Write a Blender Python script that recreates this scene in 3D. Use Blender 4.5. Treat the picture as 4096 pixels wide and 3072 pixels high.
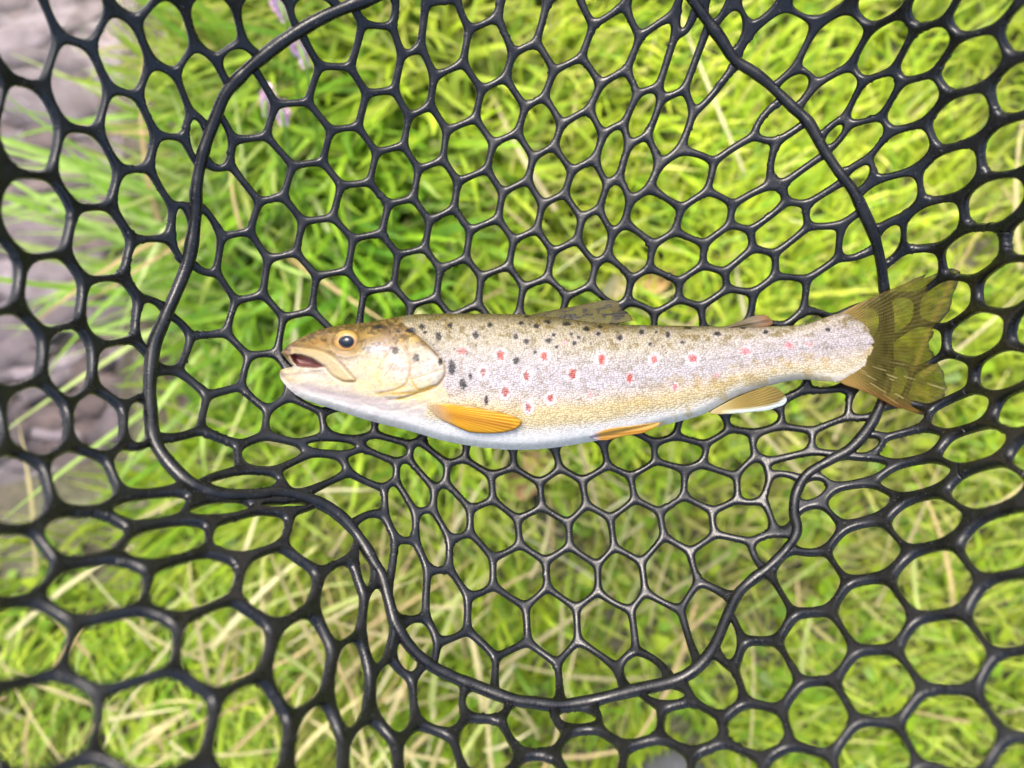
import bpy, math, random
import numpy as np

for o in list(bpy.data.objects):
    bpy.data.objects.remove(o)
R = math.radians
rng = np.random.default_rng(7)
random.seed(7)

# ------------------------------------------------------------------ camera
D = 0.29                 # camera height above the fish's mid plane, metres
FPX = 2900.0             # focal length in photograph pixels (4096 wide)
scene = bpy.context.scene
cd = bpy.data.cameras.new('camera')
cam = bpy.data.objects.new('camera', cd)
scene.collection.objects.link(cam)
cam.location = (0, 0, D)
cam.rotation_euler = (0, 0, 0)
cd.sensor_width = 36.0
cd.lens = 36.0 * FPX / 4096.0
cd.clip_start = 0.01
cd.clip_end = 200.0
cd.dof.use_dof = True
cd.dof.focus_distance = D - 0.006
cd.dof.aperture_fstop = 4.8
scene.camera = cam

# ------------------------------------------------------------------ daylight
SUN_EL, SUN_AZ = R(59), R(-22)      # azimuth measured from +Y towards +X
w = bpy.data.worlds.new('World')
scene.world = w
w.use_nodes = True
wn = w.node_tree
bg = wn.nodes['Background']
sky = wn.nodes.new('ShaderNodeTexSky')
sky.sky_type = 'NISHITA'
sky.sun_disc = False
sky.sun_elevation = SUN_EL
sky.sun_rotation = SUN_AZ
sky.dust_density = 5.0
sky.air_density = 1.0
wn.links.new(sky.outputs[0], bg.inputs['Color'])
bg.inputs['Strength'].default_value = 0.15
sl = bpy.data.lights.new('sun', 'SUN')
sun = bpy.data.objects.new('sun', sl)
scene.collection.objects.link(sun)
sl.energy = 1.2
sl.angle = R(30)
sl.color = (1.0, 0.95, 0.87)
sun.rotation_euler = (-(R(90) - SUN_EL), 0, -SUN_AZ)
sun.location = (1, 2, 3)
scene.view_settings.view_transform = 'Standard'
scene.view_settings.look = 'None'
scene.view_settings.gamma = 1.0
scene.view_settings.use_curve_mapping = False
scene.view_settings.exposure = 1.58
scene.render.resolution_x, scene.render.resolution_y = 1024, 768

C = scene.collection

# ------------------------------------------------------------------ helpers
def tag(o, label=None, cat=None, group=None, kind=None):
    if label: o['label'] = label
    if cat: o['category'] = cat
    if group: o['group'] = group
    if kind: o['kind'] = kind
    return o

def empty(name, loc=(0, 0, 0), rz=0.0):
    o = bpy.data.objects.new(name, None)
    o.empty_display_size = 0.02
    o.location = loc
    o.rotation_euler = (0, 0, rz)
    C.objects.link(o)
    return o

def make_mesh(name, verts, faces, mat=None, smooth=True):
    me = bpy.data.meshes.new(name)
    me.from_pydata(verts.tolist() if hasattr(verts, 'tolist') else verts, [],
                   faces.tolist() if hasattr(faces, 'tolist') else faces)
    if mat: me.materials.append(mat)
    if smooth:
        me.polygons.foreach_set('use_smooth', np.ones(len(me.polygons), dtype=bool))
    me.update()
    return me

def link(name, me, parent=None, loc=None):
    o = bpy.data.objects.new(name, me)
    C.objects.link(o)
    if parent is not None: o.parent = parent
    if loc is not None: o.location = loc
    return o

def colour_attr(me, name, col):
    a = me.attributes.new(name, 'FLOAT_COLOR', 'POINT')
    c = np.ones((len(me.vertices), 4), dtype=np.float32)
    c[:, :col.shape[1]] = col
    a.data.foreach_set('color', c.ravel())

def vec_attr(me, name, v):
    a = me.attributes.new(name, 'FLOAT_VECTOR', 'POINT')
    a.data.foreach_set('vector', np.ascontiguousarray(v, dtype=np.float32).ravel())

def lin(r, g, b):
    c = np.array([r, g, b], dtype=float) / 255.0
    return np.where(c <= 0.04045, c / 12.92, ((c + 0.055) / 1.055) ** 2.4)

def unproject(px, py, z):
    """photograph pixel + height -> a point of the place"""
    d = D - z
    return np.stack([(px - 2048.0) / FPX * d, (1536.0 - py) / FPX * d, z + 0 * d], axis=-1)

def vnoise(x, y, seed=0):
    """smooth value noise, vectorised"""
    xi, yi = np.floor(x).astype(np.int64), np.floor(y).astype(np.int64)
    fx, fy = x - xi, y - yi
    fx, fy = fx * fx * (3 - 2 * fx), fy * fy * (3 - 2 * fy)
    def h(a, b):
        n = (a * 374761393 + b * 668265263 + seed * 1442695041) & 0xffffffff
        n = ((n ^ (n >> 13)) * 1274126177) & 0xffffffff
        return ((n ^ (n >> 16)) & 0xffff) / 65535.0
    a, b, c, d = h(xi, yi), h(xi + 1, yi), h(xi, yi + 1), h(xi + 1, yi + 1)
    return (a * (1 - fx) + b * fx) * (1 - fy) + (c * (1 - fx) + d * fx) * fy

def fbm(x, y, seed=0, o=3):
    t, a, s = 0, 0.5, 0
    for i in range(o):
        t = t + a * vnoise(x * 2 ** i, y * 2 ** i, seed + i * 17); s += a; a *= 0.5
    return t / s

def seg_dist(X, Y, pts, closed=False):
    """distance of grid points to a polyline"""
    best = np.full(X.shape, 1e9)
    P = list(pts) + ([pts[0]] if closed else [])
    for (x0, y0), (x1, y1) in zip(P[:-1], P[1:]):
        dx, dy = x1 - x0, y1 - y0
        L = dx * dx + dy * dy + 1e-9
        t = np.clip(((X - x0) * dx + (Y - y0) * dy) / L, 0, 1)
        best = np.minimum(best, (X - x0 - t * dx) ** 2 + (Y - y0 - t * dy) ** 2)
    return np.sqrt(best)

def inside_poly(X, Y, pts):
    ins = np.zeros(X.shape, dtype=bool)
    n = len(pts)
    for i in range(n):
        x0, y0 = pts[i]; x1, y1 = pts[(i + 1) % n]
        if y0 == y1: continue
        c = ((y0 > Y) != (y1 > Y)) & (X < (x1 - x0) * (Y - y0) / (y1 - y0) + x0)
        ins ^= c
    return ins

def sdf_poly(X, Y, pts):
    d = seg_dist(X, Y, pts, True)
    return np.where(inside_poly(X, Y, pts), d, -d)

def smooth_line(pts, n=6, closed=False):
    """Catmull-Rom through the points"""
    P = np.array(pts, dtype=float)
    out = []
    m = len(P)
    rngi = range(m if closed else m - 1)
    for i in rngi:
        if closed:
            p0, p1, p2, p3 = P[i - 1], P[i], P[(i + 1) % m], P[(i + 2) % m]
        else:
            p0, p1, p2, p3 = P[max(i - 1, 0)], P[i], P[i + 1], P[min(i + 2, m - 1)]
        for k in range(n):
            t = k / n
            out.append(0.5 * ((2 * p1) + (-p0 + p2) * t + (2 * p0 - 5 * p1 + 4 * p2 - p3) * t * t
                              + (-p0 + 3 * p1 - 3 * p2 + p3) * t ** 3))
    if not closed: out.append(P[-1])
    return [tuple(q) for q in out]

def contour_sheet(X, Y, phi, top, bot):
    """closed solid over phi>0: top[...,3], bot[...,3] positions meet at the outline phi=0.
    returns verts, faces and, for each vertex, its (px,py)"""
    ny, nx = phi.shape
    ins = phi > 0
    nid = np.full(phi.shape, -1, dtype=np.int64)
    k = int(ins.sum())
    nid[ins] = np.arange(k)
    vt, vb, pix = top[ins], bot[ins], np.stack([X[ins], Y[ins]], -1)
    mid = 0.5 * (top + bot)
    hx = ins[:, :-1] != ins[:, 1:]
    t = phi[:, :-1] / (phi[:, :-1] - phi[:, 1:] + 1e-12)
    t = np.clip(t, 0.03, 0.97)
    ph = (mid[:, :-1] + (mid[:, 1:] - mid[:, :-1]) * t[..., None])[hx]
    pxh = np.stack([X[:, :-1] + (X[:, 1:] - X[:, :-1]) * t, Y[:, :-1]], -1)[hx]
    hid = np.full(hx.shape, -1, dtype=np.int64); nh = int(hx.sum()); hid[hx] = np.arange(nh)
    vx = ins[:-1] != ins[1:]
    t = phi[:-1] / (phi[:-1] - phi[1:] + 1e-12)
    t = np.clip(t, 0.03, 0.97)
    pv = (mid[:-1] + (mid[1:] - mid[:-1]) * t[..., None])[vx]
    pxv = np.stack([X[:-1], Y[:-1] + (Y[1:] - Y[:-1]) * t], -1)[vx]
    vid = np.full(vx.shape, -1, dtype=np.int64); nv = int(vx.sum()); vid[vx] = np.arange(nv)
    verts = np.concatenate([vt, vb, ph, pv])
    pix = np.concatenate([pix, pix, pxh, pxv])
    H0, V0 = 2 * k, 2 * k + nh
    a, b, c, d = ins[:-1, :-1], ins[:-1, 1:], ins[1:, 1:], ins[1:, :-1]
    case = a * 1 + b * 2 + c * 4 + d * 8
    A, B, Cc, Dd = nid[:-1, :-1], nid[:-1, 1:], nid[1:, 1:], nid[1:, :-1]
    E0, E2 = hid[:-1] + H0, hid[1:] + H0          # a-b edge, d-c edge
    E3, E1 = vid[:, :-1] + V0, vid[:, 1:] + V0    # a-d edge, b-c edge
    T = {1: ['A03'], 2: ['B10'], 4: ['C21'], 8: ['D32'], 3: ['AB13'], 6: ['BC20'], 12: ['CD31'],
         9: ['DA02'], 7: ['ABC23'], 14: ['BCD30'], 13: ['CDA01'], 11: ['DAB12'], 15: ['ABCD'],
         5: ['A03', 'C21'], 10: ['B10', 'D32']}
    faces = []
    for cs, polys in T.items():
        m = case == cs
        if not m.any(): continue
        for p in polys:
            tp, bt = [], []
            for ch in p:
                if ch in 'ABCD':
                    arr = {'A': A, 'B': B, 'C': Cc, 'D': Dd}[ch][m]
                    tp.append(arr); bt.append(arr + k)
                else:
                    arr = {'0': E0, '1': E1, '2': E2, '3': E3}[ch][m]
                    tp.append(arr); bt.append(arr)
            # image y runs down, so reverse for an upward normal
            faces += np.stack(tp[::-1], -1).tolist()
            faces += np.stack(bt, -1).tolist()
    return verts, faces, pix, k

def tube(path, rad, seg=10, up=(0, 0, 1)):
    P = np.array(path, dtype=float)
    T = np.gradient(P, axis=0)
    T /= np.linalg.norm(T, axis=1)[:, None]
    U = np.cross(T, np.array(up, dtype=float)); U /= np.linalg.norm(U, axis=1)[:, None]
    V = np.cross(U, T)
    rad = np.broadcast_to(rad, (len(P),))
    ang = np.linspace(0, 2 * math.pi, seg, endpoint=False)
    vs = P[:, None] + rad[:, None, None] * (np.cos(ang)[None, :, None] * U[:, None] + np.sin(ang)[None, :, None] * V[:, None])
    n = len(P)
    f = []
    for i in range(n - 1):
        for j in range(seg):
            j2 = (j + 1) % seg
            f.append((i * seg + j, i * seg + j2, (i + 1) * seg + j2, (i + 1) * seg + j))
    f.append(tuple(range(seg))[::-1]); f.append(tuple((n - 1) * seg + j for j in range(seg)))
    return vs.reshape(-1, 3), f

# ------------------------------------------------------------------ materials
class NT:
    def __init__(s, name):
        s.m = bpy.data.materials.new(name); s.m.use_nodes = True
        s.t = s.m.node_tree; s.p = s.t.nodes['Principled BSDF']; s.out = s.t.nodes['Material Output']
    def n(s, typ, **kw):
        nd = s.t.nodes.new('ShaderNode' + typ)
        for k, v in kw.items():
            if k in nd.inputs: nd.inputs[k].default_value = v
            else: setattr(nd, k, v)
        return nd
    def l(s, a, b): s.t.links.new(a, b)
    def set(s, **kw):
        for k, v in kw.items(): s.p.inputs[k.replace('_', ' ')].default_value = v
        return s
    def math(s, op, a, b=None, clamp=False):
        nd = s.t.nodes.new('ShaderNodeMath'); nd.operation = op; nd.use_clamp = clamp
        for i, v in enumerate((a, b)):
            if v is None: continue
            if isinstance(v, (int, float)): nd.inputs[i].default_value = v
            else: s.l(v, nd.inputs[i])
        return nd.outputs[0]
    def ramp(s, fac, stops):
        nd = s.t.nodes.new('ShaderNodeValToRGB')
        e = nd.color_ramp.elements
        while len(e) < len(stops): e.new(0.5)
        for i, (p, c) in enumerate(stops):
            e[i].position = p; e[i].color = (*c, 1)
        s.l(fac, nd.inputs[0])
        return nd.outputs[0]
    def mixc(s, fac, a, b, mode='MIX'):
        nd = s.t.nodes.new('ShaderNodeMix'); nd.data_type = 'RGBA'; nd.blend_type = mode
        for sock, v in ((nd.inputs['Factor'], fac), (nd.inputs[6], a), (nd.inputs[7], b)):
            if isinstance(v, (int, float)): sock.default_value = v
            elif isinstance(v, tuple): sock.default_value = (*v, 1)
            else: s.l(v, sock)
        return nd.outputs[2]

def mat_rubber():
    t = NT('black_rubber').set(Roughness=0.34)
    t.p.inputs['Specular IOR Level'].default_value = 0.44
    tc = t.n('TexCoord')
    n1 = t.n('TexNoise', Scale=160.0, Detail=4.0); t.l(tc.outputs['Object'], n1.inputs['Vector'])
    n2 = t.n('TexNoise', Scale=1400.0, Detail=3.0); t.l(tc.outputs['Object'], n2.inputs['Vector'])
    t.l(t.ramp(n1.outputs[0], [(0.3, (0.003, 0.003, 0.0036)), (0.75, (0.008, 0.008, 0.009))]), t.p.inputs['Base Color'])
    t.l(t.ramp(n1.outputs[0], [(0.35, (0.20,) * 3), (0.7, (0.40,) * 3)]), t.p.inputs['Roughness'])
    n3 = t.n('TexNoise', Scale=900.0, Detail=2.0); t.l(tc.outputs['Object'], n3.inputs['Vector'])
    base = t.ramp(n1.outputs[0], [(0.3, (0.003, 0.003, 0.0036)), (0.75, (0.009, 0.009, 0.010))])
    t.l(t.mixc(t.ramp(n3.outputs[0], [(0.66, (0, 0, 0)), (0.74, (1, 1, 1))]), base, (0.05, 0.05, 0.052)), t.p.inputs['Base Color'])  # random pale specks: sparkle and worn flecks put into the base colour
    b = t.n('Bump', Strength=0.25, Distance=0.0004)
    t.l(t.math('ADD', n2.outputs[0], t.math('MULTIPLY', n1.outputs[0], 1.5)), b.inputs['Height']); t.l(b.outputs[0], t.p.inputs['Normal'])
    return t.m

def mat_skin():
    """colour comes from the fish's own markings; scales are a relief, with sparkle painted in"""
    t = NT('trout_skin').set(Roughness=0.42)
    t.p.inputs['Specular IOR Level'].default_value = 0.32
    a = t.n('Attribute', attribute_name='marking')
    p = t.n('Attribute', attribute_name='pix')
    m = t.n('Attribute', attribute_name='scale_mask')
    mp = t.n('Mapping'); mp.inputs['Scale'].default_value = (1 / 9.6, 1 / 8.2, 1)
    mp.inputs['Rotation'].default_value = (0, 0, R(8))
    t.l(p.outputs['Vector'], mp.inputs['Vector'])
    v = t.n('TexVoronoi', voronoi_dimensions='2D', Scale=1.0, Randomness=0.72)
    t.l(mp.outputs[0], v.inputs['Vector'])
    edge = t.ramp(v.outputs['Distance'], [(0.12, (1, 1, 1)), (0.62, (0, 0, 0))])
    f = t.math('MULTIPLY', m.outputs['Fac'], 0.55)
    dark = t.mixc(1.0, a.outputs['Color'], (0.74, 0.71, 0.67), 'MULTIPLY')
    lite = t.mixc(1.0, a.outputs['Color'], (1.10, 1.09, 1.07), 'MULTIPLY')
    sc = t.mixc(edge, dark, lite)
    sepc = t.n('SeparateColor'); t.l(v.outputs['Color'], sepc.inputs[0])
    spark = t.ramp(sepc.outputs[0], [(0.0, (0.86, 0.86, 0.86)), (1.0, (1.14, 1.14, 1.15))])  # random brightness per scale: sparkle put into the colour
    sc = t.mixc(1.0, sc, spark, 'MULTIPLY')
    t.l(t.mixc(m.outputs['Fac'], a.outputs['Color'], sc), t.p.inputs['Base Color'])
    nz = t.n('TexNoise', Scale=0.12, Detail=3.0); t.l(p.outputs['Vector'], nz.inputs['Vector'])
    hgt = t.math('ADD', t.math('MULTIPLY', edge, f), t.math('MULTIPLY', nz.outputs[0], 0.25))
    b = t.n('Bump', Strength=0.5, Distance=0.0006)
    t.l(hgt, b.inputs['Height']); t.l(b.outputs[0], t.p.inputs['Normal'])
    t.p.inputs['Subsurface Weight'].default_value = 0.04
    t.p.inputs['Subsurface Radius'].default_value = (0.002, 0.001, 0.0006)
    t.p.inputs['Coat Weight'].default_value = 0.03
    t.p.inputs['Coat Roughness'].default_value = 0.2
    return t.m

def mat_fin():
    t = NT('fin_membrane').set(Roughness=0.35)
    a = t.n('Attribute', attribute_name='marking')
    t.l(a.outputs['Color'], t.p.inputs['Base Color'])
    tr = t.n('BsdfTranslucent'); t.l(a.outputs['Color'], tr.inputs['Color'])
    mx = t.n('MixShader'); mx.inputs[0].default_value = 0.35
    t.l(t.p.outputs[0], mx.inputs[1]); t.l(tr.outputs[0], mx.inputs[2])
    tp = t.n('BsdfTransparent')
    tint = t.n('Attribute', attribute_name='glass'); t.l(tint.outputs['Color'], tp.inputs['Color'])
    al = t.n('Attribute', attribute_name='opacity')
    m2 = t.n('MixShader'); t.l(al.outputs['Fac'], m2.inputs[0])
    t.l(tp.outputs[0], m2.inputs[1]); t.l(mx.outputs[0], m2.inputs[2])
    t.l(m2.outputs[0], t.out.inputs['Surface'])
    return t.m

def mat_plain(name, col, rough=0.5, spec=0.5, coat=0.0):
    t = NT(name).set(Roughness=rough)
    tc = t.n('TexCoord')
    n1 = t.n('TexNoise', Scale=220.0, Detail=3.0); t.l(tc.outputs['Object'], n1.inputs['Vector'])
    c = np.array(col)
    t.l(t.ramp(n1.outputs[0], [(0.3, tuple(c * 0.8)), (0.7, tuple(np.minimum(c * 1.15, 1)))]), t.p.inputs['Base Color'])
    t.p.inputs['Specular IOR Level'].default_value = spec
    t.p.inputs['Coat Weight'].default_value = coat
    t.p.inputs['Coat Roughness'].default_value = 0.03
    return t.m

def mat_blade(name, trans=0.45):
    t = NT(name).set(Roughness=0.45)
    a = t.n('Attribute', attribute_name='tint')
    tc = t.n('TexCoord')
    n1 = t.n('TexNoise', Scale=90.0, Detail=2.0); t.l(tc.outputs['Object'], n1.inputs['Vector'])
    col = t.mixc(1.0, a.outputs['Color'], t.ramp(n1.outputs[0], [(0.3, (0.75, 0.75, 0.7)), (0.7, (1.15, 1.15, 1.1))]), 'MULTIPLY')
    t.l(col, t.p.inputs['Base Color'])
    tr = t.n('BsdfTranslucent'); t.l(col, tr.inputs['Color'])
    mx = t.n('MixShader'); mx.inputs[0].default_value = trans
    t.l(t.p.outputs[0], mx.inputs[1]); t.l(tr.outputs[0], mx.inputs[2]); t.l(mx.outputs[0], t.out.inputs['Surface'])
    return t.m

def mat_soil():
    t = NT('soil').set(Roughness=0.95)
    tc = t.n('TexCoord')
    n1 = t.n('TexNoise', Scale=9.0, Detail=5.0); t.l(tc.outputs['Object'], n1.inputs['Vector'])
    n2 = t.n('TexNoise', Scale=120.0, Detail=4.0); t.l(tc.outputs['Object'], n2.inputs['Vector'])
    c1 = t.ramp(n1.outputs[0], [(0.35, (0.10, 0.085, 0.06)), (0.6, (0.085, 0.09, 0.045))])
    t.l(t.mixc(1.0, c1, t.ramp(n2.outputs[0], [(0.3, (0.5, 0.5, 0.5)), (0.7, (1.4, 1.4, 1.4))]), 'MULTIPLY'), t.p.inputs['Base Color'])
    b = t.n('Bump', Strength=0.8, Distance=0.01); t.l(n2.outputs[0], b.inputs['Height']); t.l(b.outputs[0], t.p.inputs['Normal'])
    return t.m

def mat_bed():
    t = NT('stream_bed_stone').set(Roughness=0.6)
    a = t.n('Attribute', attribute_name='tint')
    tc = t.n('TexCoord')
    n2 = t.n('TexNoise', Scale=60.0, Detail=5.0); t.l(tc.outputs['Object'], n2.inputs['Vector'])
    t.l(t.mixc(1.0, a.outputs['Color'], t.ramp(n2.outputs[0], [(0.3, (0.6, 0.58, 0.56)), (0.7, (1.3, 1.3, 1.3))]), 'MULTIPLY'), t.p.inputs['Base Color'])
    b = t.n('Bump', Strength=0.4, Distance=0.004); t.l(n2.outputs[0], b.inputs['Height']); t.l(b.outputs[0], t.p.inputs['Normal'])
    return t.m

def mat_water():
    t = NT('stream_water')
    tc = t.n('TexCoord')
    mp = t.n('Mapping'); mp.inputs['Scale'].default_value = (9.0, 26.0, 1); mp.inputs['Rotation'].default_value = (0, 0, R(-12))
    t.l(tc.outputs['Object'], mp.inputs['Vector'])
    n1 = t.n('TexNoise', Scale=1.0, Detail=3.0, Distortion=0.8); t.l(mp.outputs[0], n1.inputs['Vector'])
    b = t.n('Bump', Strength=0.8, Distance=0.005); t.l(n1.outputs[0], b.inputs['Height'])
    g = t.n('BsdfGlossy', Roughness=0.16); g.inputs['Color'].default_value = (1, 1, 1, 1)
    t.l(b.outputs[0], g.inputs['Normal'])
    tp = t.n('BsdfTransparent'); tp.inputs['Color'].default_value = (0.90, 0.87, 0.87, 1)
    fr = t.n('Fresnel', IOR=1.33); t.l(b.outputs[0], fr.inputs['Normal'])
    fac = t.math('ADD', t.math('MULTIPLY', fr.outputs[0], 0.5), 0.0, True)
    mx = t.n('MixShader'); t.l(fac, mx.inputs[0]); t.l(tp.outputs[0], mx.inputs[1]); t.l(g.outputs[0], mx.inputs[2])
    t.l(mx.outputs[0], t.out.inputs['Surface'])
    return t.m

# ================================================================== the ground and the stream
ZG = -0.30
def gxy(px, py, z=ZG):
    d = D - z
    return (px - 2048.0) / FPX * d, (1536.0 - py) / FPX * d

BANK = [gxy(*p) for p in [(100, -60000), (400, -2500), (480, -900), (640, 0), (640, 500), (710, 900), (780, 1250), (660, 1650), (350, 1980), (-150, 2160), (-900, 2350), (-3000, 2900)]]
BANK_S = smooth_line(BANK, 6)
WATER_POLY = BANK_S + [(-40, BANK_S[-1][1]), (-40, 40), (BANK_S[0][0], 40)]

def land(x, y):
    """signed distance to the bank, positive on land"""
    return -sdf_poly(x, y, WATER_POLY)

def ground_z(x, y):
    s = land(x, y)
    z = ZG - 0.11 * np.clip(0.5 - s / 0.10, 0, 1) ** 1.2
    bump = 0.018 * (fbm(x * 9 + 50, y * 9 + 50, 3) - 0.5) + 0.010 * (fbm(x * 30 + 50, y * 30 + 50, 9) - 0.5)
    return z + bump

def axis(a, n_in, far):
    inner = np.linspace(-a, a, n_in)
    g = a * np.geomspace(1.15, far / a, 9)
    return np.concatenate([-g[::-1], inner, g])

def build_ground():
    xs, ys = axis(1.1, 150, 40.0), axis(1.0, 140, 40.0)
    X, Y = np.meshgrid(xs, ys)
    Z = ground_z(X, Y)
    nx, ny = len(xs), len(ys)
    v = np.stack([X, Y, Z], -1).reshape(-1, 3)
    i = np.arange(nx * ny).reshape(ny, nx)
    f = np.stack([i[:-1, :-1], i[:-1, 1:], i[1:, 1:], i[1:, :-1]], -1).reshape(-1, 4)
    o = link('ground', make_mesh('ground', v, f, mat_soil()))
    tag(o, 'dark earth of the stream bank under the grass', 'ground', kind='structure')
    # water
    W = smooth_line(BANK, 4)
    wv = [(x + 0.05, y, ZG - 0.055) for x, y in W] + [(-30, y, ZG - 0.055) for x, y in W]
    n = len(W)
    wf = [(k, k + 1, n + k + 1, n + k) for k in range(n - 1)]
    o = link('stream', make_mesh('stream', np.array(wv), np.array(wf), mat_water()))
    tag(o, 'shallow brown stream water along the left of the bank', 'water', kind='structure')

def build_pebbles():
    """gravel of the stream bed: too many to count"""
    base = []
    import bmesh
    bm = bmesh.new(); bmesh.ops.create_icosphere(bm, subdivisions=2, radius=1.0)
    bv = np.array([v.co for v in bm.verts]); bf = np.array([[l.index for l in f.verts] for f in bm.faces]); bm.free()
    V, F, T = [], [], []
    n = 0
    r = np.random.default_rng(21)
    for k in range(5600):
        x, y = r.uniform(-1.25, -0.22), r.uniform(-0.55, 0.8)
        if land(np.array([x]), np.array([y]))[0] > 0.015: continue
        s = r.uniform(0.006, 0.013) * (2.4 if r.random() < 0.12 else 1)
        q = bv * np.array([s * r.uniform(1.4, 3.2), s * r.uniform(0.6, 1.0), s * r.uniform(0.12, 0.22)])
        q = q * (1 + 0.12 * np.sin(bv[:, [1]] * 3 + k) + 0.08 * np.cos(bv[:, [0]] * 4 + 2 * k))
        a = r.normal(0.15, 0.28)
        q = np.stack([q[:, 0] * math.cos(a) - q[:, 1] * math.sin(a), q[:, 0] * math.sin(a) + q[:, 1] * math.cos(a), q[:, 2]], -1)
        z = ZG - 0.102 + r.uniform(-0.003, 0.006)
        V.append(q + np.array([x, y, z])); F.append(bf + n); n += len(bv)
        c = [(0.16, 0.148, 0.148), (0.12, 0.108, 0.108), (0.20, 0.188, 0.19), (0.14, 0.115, 0.10), (0.26, 0.25, 0.252)][r.integers(5)]
        T.append(np.tile(np.array(c) * r.uniform(0.5, 1.1) * np.array([0.96, 0.98, 1.05]), (len(bv), 1)))
    me = make_mesh('stream_gravel', np.concatenate(V), np.concatenate(F), mat_bed())
    colour_attr(me, 'tint', np.concatenate(T))
    tag(link('stream_gravel', me), 'grey brown gravel lying under the stream water', 'gravel', kind='stuff')

def blades(root, az, L, wd, lean, bend, tint, nseg=5, curl=None):
    """ribbons: root (n,3), azimuth, length, width, lean from the vertical, extra bend along the blade"""
    n = len(root)
    V = np.zeros((n, nseg + 1, 2, 3))
    dirh = np.stack([np.cos(az), np.sin(az), 0 * az], -1)
    side = np.stack([-np.sin(az), np.cos(az), 0 * az], -1)
    p = root.copy()
    for k in range(nseg + 1):
        t = k / nseg
        ww = wd * (1 - t ** 2.2) * 0.5 * (0.75 + 0.5 * min(t * 4, 1) * 0.5) + 0.00012
        V[:, k, 0] = p - side * ww[:, None]
        V[:, k, 1] = p + side * ww[:, None]
        a = lean + bend * t
        if curl is not None:
            azk = az + curl * t
            dirh = np.stack([np.cos(azk), np.sin(azk), 0 * az], -1)
            side = np.stack([-np.sin(azk), np.cos(azk), 0 * az], -1)
        p = p + (dirh * np.sin(a)[:, None] + np.array([0, 0, 1.0]) * np.cos(a)[:, None]) * (L / nseg)[:, None]
    # a fold along the middle is kept by lifting one edge slightly
    V[:, :, 0, 2] += 0.0006
    idx = np.arange(n * (nseg + 1) * 2).reshape(n, nseg + 1, 2)
    F = np.stack([idx[:, :-1, 0], idx[:, :-1, 1], idx[:, 1:, 1], idx[:, 1:, 0]], -1).reshape(-1, 4)
    tt = np.linspace(0, 1, nseg + 1)[None, :, None, None]
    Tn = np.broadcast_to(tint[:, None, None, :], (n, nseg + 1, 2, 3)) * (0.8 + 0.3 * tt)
    return V.reshape(-1, 3), F, Tn.reshape(-1, 3)

def zone(px, py, cx, cy, r):
    return np.exp(-(((px - cx) / r) ** 2 + ((py - cy) / r) ** 2))

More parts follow.
